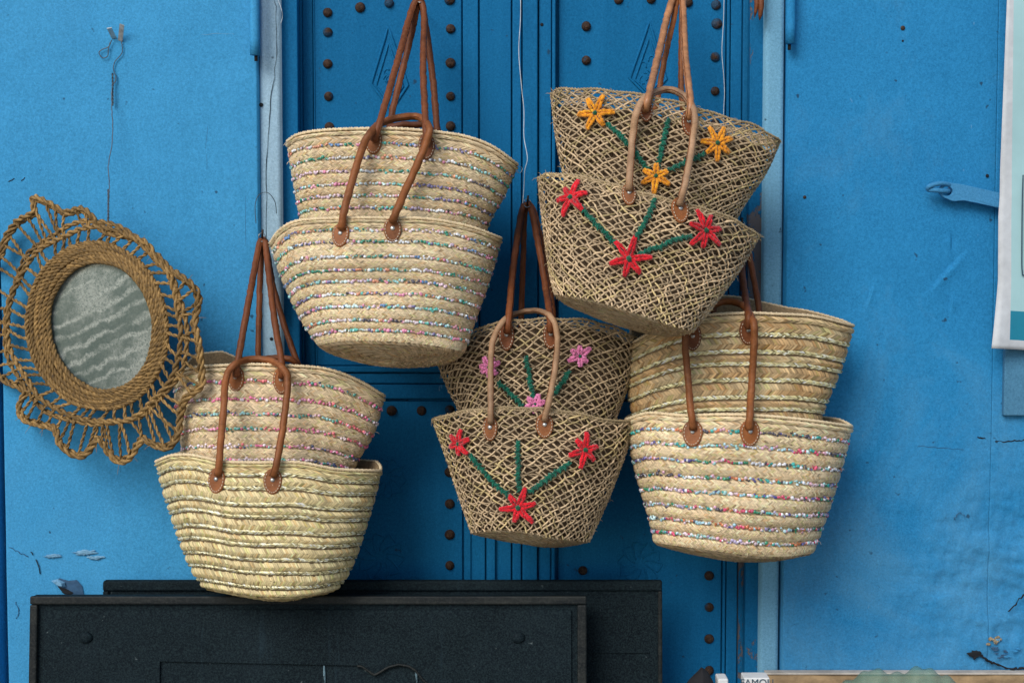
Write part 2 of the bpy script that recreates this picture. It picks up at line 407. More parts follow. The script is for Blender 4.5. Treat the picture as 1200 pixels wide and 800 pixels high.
# ------------------------------------------------------------------ ground and building shell
V, F = boxVF(-12, 12, -14, 0.30, -0.3, 0.0)
struct(solo('ground', V, F, M['stone'], '', '', smooth=False))
def grid_panel(x0, x1, z0, z1, Y, nx, nz, relief, back=0.04):
    """board with a modelled front: relief(x,z)->outward metres; closed sides and back"""
    xs = np.linspace(x0, x1, nx); zs = np.linspace(z0, z1, nz); X, Z = np.meshgrid(xs, zs)
    Yf = Y - relief(X, Z)
    V = np.stack([X, Yf, Z], -1).reshape(-1, 3)
    i = np.arange(nz - 1)[:, None]; j = np.arange(nx - 1)[None, :]
    F = np.stack([i * nx + j, i * nx + j + 1, (i + 1) * nx + j + 1, (i + 1) * nx + j], -1).reshape(-1, 4).tolist()
    o = len(V)
    ring = [(0, k) for k in range(nx)] + [(k, nx - 1) for k in range(1, nz)] + [(nz - 1, k) for k in range(nx - 2, -1, -1)] + [(k, 0) for k in range(nz - 2, 0, -1)]
    rid = [a * nx + b_ for a, b_ in ring]
    B = np.array([[V[r][0], Y + back, V[r][2]] for r in rid]); V = np.vstack([V, B]); n = len(rid)
    for k in range(n):
        F.append((rid[(k + 1) % n], rid[k], o + k, o + (k + 1) % n))
    F.append(tuple(o + k for k in range(n)))
    return V, F
def fnoise(X, Z, seeds, amp=1.0):
    r = np.random.default_rng(seeds); out = np.zeros_like(X)
    for f, a in ((3, 1), (7, .6), (15, .35), (33, .2), (70, .1)):
        for _ in range(8):
            kx, kz = r.normal(size=2) * f; out += a * 0.36 * np.sin(kx * X + kz * Z + r.uniform(0, 6.28))
    return out * amp
ZB = wz(1250)   # foot of the boards, out of view
ZT = 2.75
# plaster wall round the door
xl, xr = wx(304), wx(920)
wl = solo('wall', *boxVF(-6, wx(300), 0.055, 0.40, 0.0, 4.2), M['plaster'], 'x', 'x', smooth=False); struct(wl); wl.name = 'wall_left'
wr = solo('wall', *boxVF(wx(924), 6, 0.055, 0.40, 0.0, 4.2), M['plaster'], 'x', 'x', smooth=False); struct(wr); wr.name = 'wall_right'
wt = solo('wall', *boxVF(wx(300), wx(924), 0.055, 0.40, ZT + 0.03, 4.2), M['plaster'], 'x', 'x', smooth=False); struct(wt); wt.name = 'wall_above_door'
ds = solo('doorstep', *boxVF(wx(300), wx(924), -0.02, 0.40, 0.0, 0.10), M['stone'], 'x', 'x', smooth=False); struct(ds)

# ------------------------------------------------------------------ left shutter
def relief_left(X, Z):
    r = fnoise(X, Z, 3, 0.0011)
    # shallow welted drips and cracks near the top
    for (a, b_, w_, h_) in ((205, 125, 10, 26), (222, 140, 5, 30), (55, 95, 30, 6)):
        cx, cz = wx(a, b_), wz(b_); r += 0.0014 * np.exp(-((X - cx + (Z - cz) * 0.45) / (w_ * 0.0007)) ** 2 - ((Z - cz) / (h_ * 0.002)) ** 2)
    return r
sx0 = wx(3, 300); sx1 = wx(302.5)
sh = thing('door_shutter', 'blue painted shutter folded back behind the wicker mirror', 'shutter', (0.5 * (sx0 + sx1), 0.0, 0.12), 'painted shutters folded back beside the door')
part('board', (*grid_panel(sx0, sx1, 0.12, ZT, -0.012, 150, 260, relief_left), M['shutter_l']), sh)
def hinge(parent, px, pyb, mat, w_=11):
    zb = wz(pyb); x = wx(px, pyb, -0.03)
    P = np.array([[x, -0.040, zb + t] for t in np.linspace(0, 0.42, 12)])
    h = part('hinge', (*tube(P, 0.0058 * w_ / 5.5, 14), mat), parent)
    for k in (0.14, 0.28):
        Q = np.array([[x, -0.040, zb + k - 0.001], [x, -0.040, zb + k + 0.001]])
        part('hinge_seam', (*tube(Q, 0.0061 * w_ / 5.5, 14), M['dark']), h)
    part('pin', (*tube(np.array([[x, -0.030, zb - 0.012], [x, -0.030, zb]]), 0.004, 8), M['iron']), h)
hinge(sh, 300, 68, M['shutter_l'])
# torn dent and peeled flakes low on the board
def flake(cx, cy, pts, Y, mat, parent, name='paint_flake', lift=0.002):
    P = np.array([unp(cx + a, cy + b_, Y)[[0, 2]] for a, b_ in pts]); n = len(P); c = P.mean(0)
    V = [(p[0], Y, p[1]) for p in P] + [(p[0] * 0.6 + c[0] * 0.4, Y - lift * (1 + 0.7 * random.random()), p[1] * 0.6 + c[1] * 0.4) for p in P]
    F = [(i, (i + 1) % n, n + (i + 1) % n, n + i) for i in range(n)] + [tuple(range(n, 2 * n))]
    return part(name, (V, F, mat), parent, smooth=False)
def jag(n, rx, ry, s=0.35):
    return [((1 + random.uniform(-s, s)) * rx * math.cos(6.283 * k / n), (1 + random.uniform(-s, s)) * ry * math.sin(6.283 * k / n)) for k in range(n)]
M['flake'] = paint('pale_flaked_paint', (0.08, 0.28, 0.46), (0.20, 0.38, 0.52), bmp=0.5)
flake(62, 651, jag(24, 10, 2.6, .35), -0.0138, M['flake'], sh)
flake(100, 647, jag(26, 13, 3.2, .35), -0.0138, M['flake'], sh)
flake(112, 653, jag(20, 9, 2.4, .35), -0.0141, M['flake'], sh)
# torn hole with lifted lip
hole = [(-13, -6), (-6, -9), (4, -6), (14, -7), (20, 0), (22, 10), (14, 13), (2, 12), (-6, 4)]
M['holeblue'] = simple('bare_blue_grey', (0.035, 0.10, 0.19), 0.8)
flake(76, 686, hole, -0.0135, M['holeblue'], sh, 'bare_patch', 0.001)
flake(68, 684, [(-8, -4), (0, -6), (8, -2), (9, 3), (2, 2), (-3, 0)], -0.018, M['flake'], sh, 'peeled_lip', 0.006)
flake(74, 691, [(-6, -4), (3, -2), (12, 3), (9, 6), (0, 4)], -0.0155, M['dark'], sh, 'torn_hole', 0.001)
# nail hole above the hook, stray scratches
def disc(px, py, Y, r, mat, parent, name):
    c = unp(px, py, Y); V, F = blob(c, (r, 0.0012, r), 10, 6); return part(name, (V, F, mat), parent)
disc(143, 10, -0.0135, 0.0055, M['dark'], sh, 'nail_hole')
for (a, b_, c_, d_) in ((42, 655, 47, 672), (36, 646, 38, 650), (10, 213, 17, 209), (25, 212, 29, 208)):
    P = np.array([unp(a, b_, -0.0135), unp((a + c_) / 2 + 1, (b_ + d_) / 2, -0.0138), unp(c_, d_, -0.0135)]); part('scratch', (*tube(P, 0.0012, 5), M['dark']), sh)

def crack(pts, Y, parent, r=0.0012, mat='dark'):
    P = catmull([unp(a, b_, Y) for a, b_ in pts], 5); P += RNG.normal(size=P.shape) * [0.0012, 0, 0.0012]
    rr = r * (0.5 + RNG.random(len(P))); part('crack', (*tube(P, rr, 5), M[mat]), parent)
crack([(211, 152), (214, 140), (221, 128), (227, 120)], -0.0128, sh, 0.0009, 'holeblue'); crack([(193, 128), (198, 116), (205, 108)], -0.0126, sh, 0.0007, 'holeblue')
crack([(216, 30), (214, 22), (217, 15)], -0.0128, sh, 0.0008, 'holeblue'); crack([(224, 42), (248, 40), (275, 40)], -0.0130, sh, 0.0006, 'flake')
crack([(12, 640), (18, 645), (26, 648), (33, 652)], -0.0130, sh, 0.0007, 'holeblue'); crack([(18, 705), (22, 716), (19, 724)], -0.0130, sh, 0.0008, 'holeblue'); crack([(240, 50), (243, 120), (242, 200)], -0.0126, sh, 0.0004, 'holeblue')
crack([(287, 55), (288, 150), (288, 260), (289, 380)], -0.0126, sh, 0.0003, 'holeblue')
# frame post at the far left beyond the gap
solo('side_post', *boxVF(wx(-150, 300), wx(-8, 300), -0.02, 0.05, 0.0, ZT), M['shutter_l'], 'blue painted post at the left edge beyond the dark gap', 'post', bevel=0.004, smooth=False)

# ------------------------------------------------------------------ right shutter
def relief_right(X, Z):
    r = fnoise(X, Z, 5, 0.0010)
    cx, cz = wx(1190, 690), wz(690)
    m_ = np.exp(-(((X - cx) / 0.20) ** 2 + ((Z - cz) / 0.26) ** 2))
    n_ = fnoise(X * 3.2, Z * 8.0, 77, 1.0)
    m2 = np.clip(np.exp(-(((X - wx(1185, 690)) / 0.26) ** 2 + ((Z - wz(690)) / 0.24) ** 2)) * 1.6, 0, 1)
    for t_ in (-0.7, -0.15, 0.35, 0.9): r -= 0.0020 * m2 / (1 + np.exp(-(n_ - t_ + (1 - m2) * 1.5) / 0.045))
    r += m_ * (0.007 * np.abs(fnoise(X * 1.3, Z * 2.2, 9, 1.0)) - 0.004 + 0.003 * fnoise(X * 4, Z * 9, 12, 1.0))
    for (a, b_, s, ln, an, am) in ((1108, 318, 9, 24, -0.75, 0.005), (1112, 285, 7, 9, 0, -0.004), (1112, 356, 7, 7, 0, 0.004), (1018, 345, 4, 14, -0.3, 0.003), (1035, 395, 10, 10, 0, 0.002)):
        x0, z0 = wx(a, b_), wz(b_); u = (X - x0) * math.cos(an) + (Z - z0) * math.sin(an); v = -(X - x0) * math.sin(an) + (Z - z0) * math.cos(an)
        r += am * np.exp(-(u / (s * 0.002)) ** 2 - (v / (ln * 0.002)) ** 2) * np.where(u > 0, 1, -0.5)
    return r
rx0 = wx(920.5); rx1 = wx(1163, 300)
shr = thing('door_shutter', 'blue painted shutter with a hasp, folded back right of the door', 'shutter', (0.5 * (rx0 + rx1), 0.0, 0.12), 'painted shutters folded back beside the door')
part('board', (*grid_panel(rx0 + 0.004, rx1 - 0.0002, 0.12, ZT, -0.012, 190, 420, relief_right), M['shutter_r']), shr)
hinge(shr, 925, 55, M['shutter_r'], 11)
hp = solo('side_post', *grid_panel(rx1 + 0.0002, wx(1420, 300), 0.0, ZT, -0.0115, 130, 420, relief_right), M['shutter_r'], 'blue painted post behind the poster with flaking lower part', 'post')
disc(1058, 33, -0.0135, 0.0055, M['iron'], shr, 'nail_head'); disc(1058, 48, -0.0135, 0.0025, M['dark'], shr, 'nail_hole')
disc(943, 231, -0.0135, 0.004, M['iron'], shr, 'nail_head'); disc(1157, 206, -0.0135, 0.004, M['dark'], hp, 'nail_hole')
def crack(pts, Y, parent, r=0.0012, mat='dark'):
    P = catmull([unp(a, b_, Y) for a, b_ in pts], 5); P += RNG.normal(size=P.shape) * [0.0012, 0, 0.0012]
    rr = r * (0.5 + RNG.random(len(P))); part('crack', (*tube(P, rr, 5), M[mat]), parent)
crack([(1145, 512), (1150, 512), (1155, 514)], -0.0135, shr, 0.0012)
crack([(1165, 517), (1185, 516), (1200, 515), (1215, 517)], -0.0135, hp)
crack([(1118, 608), (1124, 600), (1130, 604)], -0.0165, shr, 0.0010, 'holeblue'); crack([(1182, 716), (1192, 705), (1200, 697), (1210, 690)], -0.022, hp, 0.0015)
crack([(1140, 772), (1148, 768), (1158, 774), (1163, 776)], -0.024, shr, 0.0026); crack([(1164, 776), (1180, 782), (1192, 783), (1205, 782)], -0.024, hp, 0.0026)
crack([(1075, 523), (1100, 524), (1130, 526)], -0.0135, shr, 0.0005, 'holeblue')
M['ochre'] = simple('bare_ochre_plaster', (0.30, 0.24, 0.15), 0.95, 0, 150, 0.6, 1.0)
for k in range(9): flake(1168 + random.gauss(0, 3.2), 749 + random.gauss(0, 2.4), jag(14, random.uniform(1.5, 3.6), random.uniform(1.2, 2.6), .35), -0.0215 - 0.0004 * k, random.choice([M['ochre'], M['ochre'], M['flake']]), hp, 'bare_plaster', 0.0012)
for k in range(12): flake(1172 + random.gauss(0, 9), 764 + random.gauss(0, 6), jag(14, random.uniform(2, 6), random.uniform(0.8, 2.0), .4), -0.0215 - 0.0002 * k, random.choice([M['holeblue'], M['holeblue'], M['shutter_r']]), hp, 'bare_patch', 0.0008)
flake(1143, 766, jag(22, 9, 4, .3), -0.0215, M['dark'], shr, 'torn_hole', 0.001)
# hasp
def stadium(cx, cy, L, W_, ang, Y, t, hole_=None):
    """flat bar along a direction in the picture plane with an oval slot"""
    pass
hs = part('hasp', (*boxVF(0, 0.001, 0, 0.001, 0, 0.001), M['shutter_r']), shr)
bpy.data.meshes.remove(hs.data)
ang = -0.16
def bar_with_slot():
    outer = [(1113, 214), (1128, 216), (1150, 221), (1172, 226), (1188, 229), (1188, 247), (1172, 244), (1150, 239), (1130, 235), (1117, 236), (1105, 231), (1099, 224), (1103, 217)]
    inner = [(1110, 217), (1115, 219), (1116, 223), (1115, 229), (1112, 230), (1109, 229), (1106, 227), (1104, 224), (1105, 221), (1106, 219), (1108, 218)]
    n = len(outer); m_ = len(inner)
    Yf, Yb = -0.042, -0.026
    ctr = np.array([1110, 224.0])
    oa = resample(np.array([(a, b_, 0) for a, b_ in outer], float), 3, True)[:, :2]
    ia = []
    for p in oa:   # inner loop: nearest direction from slot centre
        d = p - ctr; th = math.atan2(d[1], d[0]); ia.append((ctr[0] + 6.5 * math.cos(th), ctr[1] + 5.5 * math.sin(th)))
    ia = np.array(ia); k = len(oa)
    V = [unp(*p, Yf) for p in oa] + [unp(*p, Yf) for p in ia] + [unp(*p, Yf) + [0, 0.010, 0] for p in oa] + [unp(*p, Yf) + [0, 0.010, 0] for p in ia]
    F = []
    for i in range(k):
        j = (i + 1) % k
        F += [(i, j, k + j, k + i), (i, 2 * k + i, 2 * k + j, j), (k + i, k + j, 3 * k + j, 3 * k + i), (2 * k + i, 3 * k + i, 3 * k + j, 2 * k + j)]
    return np.array(V), F
M['latch'] = paint('weathered_latch_paint', (0.030, 0.20, 0.42), (0.070, 0.29, 0.52), chip=0.05, bmp=0.9, grime=0.6)
hsp = part('hasp', (*bar_with_slot(), M['latch']), shr, smooth=False, bevel=0.0012)
P = catmull([unp(1114, 217, -0.036), unp(1102, 215, -0.05), unp(1090, 218, -0.052), unp(1088, 222, -0.045), unp(1097, 223, -0.05), unp(1110, 224, -0.040), unp(1112, 223, -0.015)], 6)
part('staple', (*tube(P, 0.0056, 10), M['latch']), hsp)
disc(1113, 223, -0.018, 0.007, M['iron'], hsp, 'rusty_pin')

# ------------------------------------------------------------------ door frame strips
fr = thing('door_frame', 'pale blue wooden frame strips on both sides of the studded door', 'door frame', (0, 0.02, 0.1))
def strip(xa, xb, mat='strip'):
    V, F = grid_panel(wx(xa), wx(xb), 0.1, ZT, 0.004, 6, 240, lambda X, Z: fnoise(X * 4, Z * 0.6, 21, 0.0006), 0.09)
    return part('jamb', (V, F, M[mat]), fr)
strip(304.5, 328); strip(897, 918.5, 'strip_r')
part('lintel', (*boxVF(wx(304.5), wx(918.5), 0.0, 0.09, ZT + 0.002, ZT + 0.10), M['strip']), fr, smooth=False)
crack([(322, 0), (324, 60), (318, 110), (314, 160), (312, 230), (311, 300)], 0.0012, fr, 0.0006)
for py in (123, 60, 372, 400): pass
disc(306, 123, 0.001, 0.005, M['dark'], fr, 'nail_hole'); disc(318, 397, 0.0015, 0.004, M['dark'], fr, 'nail_hole')

# ------------------------------------------------------------------ door
door = thing('studded_door', 'blue double door with rows of iron studs behind the baskets', 'door', (0, 0.1, 0.1))
D0 = 0.085                      # face of the panels
def dbox(name, xa, xb, ya, yb, Yf, th=0.03, mat='door', parent=door, py=100, bevel=0.0025):
    za = wz(yb, Yf) if yb is not None else 0.11
    zb = wz(ya, Yf) if ya is not None else ZT
    return part(name, (*boxVF(wx(xa, py, Yf), wx(xb, py, Yf), Yf, Yf + th, za, zb), M[mat]), parent, smooth=False, bevel=bevel)
dbox('door_leaf', 318, 616, None, None, D0 + 0.012, 0.04)
dbox('door_leaf', 617, 905, None, None, D0 + 0.012, 0.04)
# outer stiles
dbox('stile', 329, 349, None, None, D0 - 0.055); dbox('bead', 350.5, 354, None, None, D0 - 0.008, 0.02)
dbox('panel', 368, 541, None, 428, D0, 0.012)
dbox('panel_margin', 355, 367, None, 428, D0 + 0.004, 0.008); dbox('bead', 367.6, 369.2, None, 428, D0 - 0.003, 0.004, bevel=0.001)  # thin bead added to give a highlight line on the panel edge
dbox('panel_margin', 355, 367, 470, None, D0 + 0.004, 0.008)
dbox('panel', 368, 541, 470, None, D0, 0.012)
for a, b_, y in ((542.5, 560.5, -0.012), (562, 599, -0.006), (600.5, 611, -0.010)): dbox('plank', a, b_, None, None, D0 + y, 0.03)
dbox('astragal', 612.5, 630, None, None, D0 - 0.030); dbox('plank', 631.5, 646, None, None, D0 - 0.02); dbox('bead', 647, 651, None, None, D0 - 0.026, 0.03)
dbox('panel', 655, 850, None, 428, D0, 0.012); dbox('panel', 655, 850, 470, None, D0, 0.012)
dbox('bead', 851.5, 855, None, None, D0 - 0.006, 0.02); dbox('plank', 856, 869, None, None, D0 - 0.004, 0.02)
dbox('plank', 870.5, 877, None, None, D0 - 0.014, 0.03, 'door_worn'); dbox('stile', 878.5, 896, None, None, D0 - 0.050, 0.03, 'door_worn')
for xa, xb in ((355, 541), (655, 850)):
    for ya, yb, y in ((429, 436, -0.010), (437.5, 449, -0.004), (450.5, 467, -0.008)): dbox('rail', xa, xb, ya, yb, D0 + y, 0.025)
# narrow planks let into the lower middle part
for a, b_ in ((543, 551), (552.5, 568), (569.5, 580)): dbox('slat', a, b_, 600, None, D0 - 0.018, 0.01)

# studs
def stud_mesh():
    V, F = [], []
    rings = [(0.0, 0.0115, 0.0), (0.35, 0.0122, 0.0), (0.7, 0.0105, 0), (0.95, 0.006, 0), (1.0, 0.0, 0)]
    prof = [(0.0122, 0.0), (0.0118, 0.003), (0.0095, 0.0065), (0.0055, 0.0088)]
    for r, h in prof:
        for k in range(12):
            a = k * math.pi / 6; V.append((r * math.cos(a), -h, r * math.sin(a)))
    V.append((0, -0.0094, 0)); n = 12
    for i in range(3):
        for k in range(12): F.append((i * n + k, (i + 1) * n + k, (i + 1) * n + (k + 1) % n, i * n + (k + 1) % n))
    for k in range(12): F.append((3 * n + k, 48, 3 * n + (k + 1) % n))
    V = np.array(V); V[:48, 1] *= 1 + 0.12 * RNG.normal(size=48); return mesh('stud', V, F, M['stud'])
sm = stud_mesh()
studs = [(384, 15), (422, 9), (456, 4), (490, 2), (384, 38), (384, 75), (385, 113), (386, 149), (527, 0), (528, 34), (528, 74), (528, 113), (528, 148), (528, 186), (384, 188), (385, 226), (385, 264),
         (385, 302), (528, 224), (459, 481), (494, 481), (527, 480), (424, 481), (527, 516), (527, 553), (527, 590), (527, 626), (527, 662), (389, 481),
         (725, 0), (763, -1), (687, 31), (687, 71), (687, 111), (687, 150), (806, 3), (839, 6), (840, 28), (838, 67), (838, 107), (838, 145), (838, 184), (687, 190), (838, 222),
         (684, 481), (684, 516), (684, 553), (684, 590), (683, 629), (683, 668), (831, 674), (831, 711), (831, 748), (831, 785), (831, 637), (720, 481), (756, 481), (683, 706), (527, 700), (831, 600)]
for px, py in studs:
    o = bpy.data.objects.new('stud', sm); C.objects.link(o); o.parent = door
    p = unp(px, py, D0 - 0.001) - base(door); o.location = p.tolist()
    s = random.uniform(0.9, 1.08); o.scale = (s, random.uniform(0.8, 1.1), s * random.uniform(0.93, 1.05)); o.rotation_euler = (0, random.uniform(0, 6), 0)
# carved kites
def kite(pts, off=(0, 0)):
    rootp = None
    for k, (sc, r) in enumerate(((1.0, 0.0034), (0.74, 0.0028))):
        c = np.mean(pts, 0); P = [(c[0] + (p[0] - c[0]) * sc, c[1] + (p[1] - c[1]) * sc + (4 if k else 0)) for p in pts]
        Q = [unp(a, b_, D0 - 0.0008) for a, b_ in P]; Q = np.array([Q[i // 6] * (1 - (i % 6) / 6) + Q[(i // 6 + 1) % 4] * ((i % 6) / 6) for i in range(24)])
        o = part('carved_diamond' if k == 0 else 'inner_ridge', (*tube(Q, r, 6, True), M['door']), door if k == 0 else rootp)
        if k == 0: rootp = o
    for i in range(9):
        a = random.uniform(0, 6.28); cc = (c[0] + random.uniform(-7, 7), c[1] + random.uniform(-14, 20))
        Q = catmull([unp(cc[0] + 4 * math.cos(a + t), cc[1] + 5 * math.sin(a + t), D0 - 0.0005) for t in (0, 1.1, 2.2, 3.3)], 3)
        part('carved_curl', (*tube(Q, 0.0016, 5), M['door']), rootp)
kite([(455, 32), (478, 100), (458, 130), (435, 98)]); kite([(761, 26), (781, 93), (760, 114), (738, 92)])
def rosette(cx, cy, R):
    root_ = None
    for k in range(10):
        a = 6.283 * k / 10; pts = [(cx + R * t * math.cos(a + 0.7 * t), cy + R * t * math.sin(a + 0.7 * t)) for t in (0.25, 0.5, 0.8, 1.0)] + [(cx + R * 0.85 * math.cos(a + 1.1), cy + R * 0.85 * math.sin(a + 1.1))]
        Q = catmull([unp(a_, b_, D0 - 0.0008) for a_, b_ in pts], 4)
        o = part('carved_rosette' if root_ is None else 'carved_curl', (*tube(Q, 0.0018, 5), M['door']), root_ or door); root_ = root_ or o
rosette(750, 660, 26); rosette(446, 652, 28); rosette(452, 560, 24)
# loose wisps of wood behind stile
for (a, b_, c_, d_) in ((633, 27, 638, 31),): disc(635, 29, D0 - 0.021, 0.004, M['dark'], door, 'knot_hole')

# ------------------------------------------------------------------ basket surface
def poly_s(pts):
    """closed-form lookup: polyline of (x,y) -> functions of s in 0..1 (by x for rims/bottoms)"""
    P = np.array([(a, b_, 0) for a, b_ in pts], float); Q = catmull(P, 10)
    t = (Q[:, 0] - Q[0, 0]) / (Q[-1, 0] - Q[0, 0]); t = np.maximum.accumulate(t)
    return lambda s: (np.interp(s, t, Q[:, 0]), np.interp(s, t, Q[:, 1]))
def poly_v(pts):
    P = np.array([(a, b_, 0) for a, b_ in pts], float); Q = catmull(P, 10)
    d = np.r_[0, np.cumsum(np.linalg.norm(np.diff(Q, axis=0), axis=1))]; t = d / d[-1]
    return lambda v: (np.interp(v, t, Q[:, 0]), np.interp(v, t, Q[:, 1]))
class Surf:
    def __init__(s, rim, left, right, bottom, yc, b, dz=(-0.02, -0.03), seed=0, dent=0.006, backlift=None):
        s.T = poly_s(rim); s.Bt = poly_s(bottom); s.L = poly_v(left); s.R = poly_v(right)
        s.yc, s.b, s.dz = yc, b, dz; s.dent = dent; s.backlift = backlift
        r = np.random.default_rng(seed); s.k = r.normal(size=(5, 2)) * [2.0, 3.0]; s.p = r.uniform(0, 6.28, (5,)); 
        # arc length table
        th = np.linspace(0, 2 * math.pi, 721); P = s.raw(th, np.full(721, 0.45))
        d = np.r_[0, np.cumsum(np.linalg.norm(np.diff(P, axis=0), axis=1))]; s.per = d[-1]; s.th = th; s.ut = d / d[-1]
        th1 = np.linspace(0, math.pi, 40); v0 = s.raw(np.full(30, math.pi / 2), np.linspace(0, 1, 30))
        s.height = np.linalg.norm(np.diff(v0, axis=0), axis=1).sum()
        s.E = s.raw(th, np.ones(721)); s.cen = s.E[:-1].mean(0)
        # picking grid over the front
        TH, VV = np.meshgrid(np.linspace(0.02, math.pi - 0.02, 160), np.linspace(0, 1, 120)); s.gth = TH.ravel(); s.gv = VV.ravel()
        G = s.raw(s.gth, s.gv); s.gx, s.gy = proj(G)
    def raw(s, th, v):
        v = np.clip(v, 0, 1)
        ss = (1 - np.cos(th)) / 2
        tx, ty = s.T(ss); bx, by = s.Bt(ss); lx, ly = s.L(v); rx, ry = s.R(v)
        t0x, t0y = s.T(0.0); t1x, t1y = s.T(1.0); b0x, b0y = s.Bt(0.0); b1x, b1y = s.Bt(1.0)
        px = (1 - v) * tx + v * bx + (1 - ss) * (lx - ((1 - v) * t0x + v * b0x)) + ss * (rx - ((1 - v) * t1x + v * b1x))
        py = (1 - v) * ty + v * by + (1 - ss) * (ly - ((1 - v) * t0y + v * b0y)) + ss * (ry - ((1 - v) * t1y + v * b1y))
        yc = np.interp(v, [0, 0.5, 1], s.yc); bb = np.interp(v, np.linspace(0, 1, len(s.b)), s.b)
        sn = np.sin(th)
        dn = np.zeros_like(sn)
        for (k1, k2), ph in zip(s.k, s.p): dn = dn + np.sin(k1 * th + k2 * v * 2 + ph)
        Y = yc - bb * np.sign(sn) * np.abs(sn) ** 0.85 - s.dent * dn * 0.5 * np.abs(sn)
        F_ = unp(px, py, Y); B_ = unp(px, py, yc)
        w = np.abs(sn) ** 1.2
        zoff = ((1 - v) * s.dz[0] + v * s.dz[1]) * w
        if s.backlift is not None: zoff = zoff + (1 - v) ** 3 * np.interp(ss, s.backlift[0], s.backlift[1]) * np.where(sn < 0, 1, 0) * np.minimum(1, np.abs(sn) * 3)
        back = np.stack([B_[..., 0], Y, B_[..., 2] + zoff], -1)
        return np.where((sn >= 0)[..., None], F_, back)
    def theta(s, u): return np.interp(np.mod(u, 1.0), s.ut, s.th)
    def pos(s, u, v):
        th = s.theta(u); P = s.raw(th, v)
        vb = np.clip(v - 1, 0, 1)
        # base: from bottom edge to the centre, slightly bellied
        Q = P * (1 - vb)[..., None] + s.cen * vb[..., None]
        Q[..., 2] -= 0.012 * np.sin(np.pi * np.clip(vb, 0, 1) * 0.5) * (vb > 0)
        return Q
    def pn(s, u, v):
        e = 0.004; P = s.pos(u, v)
        du = s.pos(u + e, v) - s.pos(u - e, v); dv = s.pos(u, np.minimum(v + e, 1.99)) - s.pos(u, np.maximum(v - e, 0))
        n = np.cross(dv, du); n /= np.linalg.norm(n, axis=-1)[..., None] + 1e-9
        return P, -n if s.flip() else n
    def flip(s):
        if not hasattr(s, '_f'):
            s._f = False; P, n = s.pn(np.array([s.u_of(math.pi / 2)]), np.array([0.5])); s._f = bool(n[0, 1] > 0)
        return s._f
    def u_of(s, th): return float(np.interp(th, s.th, s.ut))
    def pick(s, px, py):
        i = np.argmin((s.gx - px) ** 2 + (s.gy - py) ** 2); u = s.u_of(s.gth[i]); v = s.gv[i]
        P, n = s.pn(np.array([u]), np.array([v])); P = P[0]; n = n[0]
        P = unp(px, py, P[1])
        right = np.cross(n, [0, 0, 1.0]); right /= np.linalg.norm(right)
        if right[0] < 0: right = -right
        up = np.cross(right, n); up /= np.linalg.norm(up)
        if up[2] < 0: up = -up
        return P, n, right, up, u, v

TA, TB = np.meshgrid([-1, 0, 1], [-1, 0, 1]); TA = TA.ravel().astype(float); TB = TB.ravel().astype(float)
TF = np.array([(i * 3 + j, i * 3 + j + 1, (i + 1) * 3 + j + 1, (i + 1) * 3 + j) for i in range(2) for j in range(2)])
def strands(S, v0, v1, pitch, H, bulge, colfn, lift=0.0, slant=0.85, jit=0.15, courses=2):
    """one plaited band: courses of slanting straw ends that alternate into a herringbone"""
    K = max(8, int(S.per * (1 if v0 < 1 else max(0.25, 2 - v0 - 0.1)) / pitch)); p = 1.0 / K; Vs, Fs, Cs, o = [], [], [], 0
    for half in range(courses):
        k = np.arange(K); vc = v0 + (v1 - v0) * ((half + 0.5) / courses * 0.94 + 0.03); sgn = 1 if half % 2 == 0 else -1
        uc = (k + 0.5 * half) * p + RNG.normal(size=K) * p * 0.08
        a = slant * p; dv = (v1 - v0) * 0.54 / courses
        j1 = 1 + RNG.normal(size=K) * jit
        u = uc[:, None] + TA[None] * a * sgn * j1[:, None] + TB[None] * 0.54 * p
        v = vc + TA[None] * dv * j1[:, None] + RNG.normal(size=K)[:, None] * (v1 - v0) * 0.04 / courses
        h = H * (1 - TB ** 2 * 1.1)[None] * (1 - 0.45 * TA ** 2)[None] * (1 + RNG.normal(size=K) * 0.35)[:, None]
        fr_ = np.clip((v - v0) / (v1 - v0), 0, 1)
        h = h + bulge * np.sin(np.pi * fr_) ** 0.7 + lift
        P, n = S.pn(u.ravel(), np.clip(v.ravel(), 0, 1.98))
        P = P + n * h.ravel()[:, None]
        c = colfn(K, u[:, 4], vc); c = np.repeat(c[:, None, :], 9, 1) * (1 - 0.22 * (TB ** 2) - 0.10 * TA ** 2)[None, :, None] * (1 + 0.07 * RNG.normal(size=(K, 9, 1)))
        Vs.append(P); Cs.append(np.clip(c, 0.01, 0.95).reshape(-1, 3)); Fs.append((TF[None] + (np.arange(K) * 9)[:, None, None]).reshape(-1, 4) + o); o += K * 9
    return np.vstack(Vs), np.vstack(Fs), np.vstack(Cs)
OCT_V = np.array([(1, 0, 0), (0, 1, 0), (-1, 0, 0), (0, -1, 0), (.7, .7, .45), (-.7, .7, .45), (-.7, -.7, .45), (.7, -.7, .45), (0, 0, .75)])
OCT_F = np.array([(0, 4, 8, 7), (1, 5, 8, 4), (2, 6, 8, 5), (3, 7, 8, 6), (0, 1, 4, 4), (1, 2, 5, 5), (2, 3, 6, 6), (3, 0, 7, 7)])
DV = np.array([(math.cos(a), math.sin(a), 0.0) for a in np.arange(6) * math.pi / 3] + [(0.6 * math.cos(a), 0.6 * math.sin(a), 0.7) for a in np.arange(6) * math.pi / 3])
DF6 = [tuple(range(6, 12))] ; DFq = [(i, (i + 1) % 6, 6 + (i + 1) % 6, 6 + i) for i in range(6)]
DF = np.array(DFq + [(6, 7, 8, 9), (6, 9, 10, 11)])
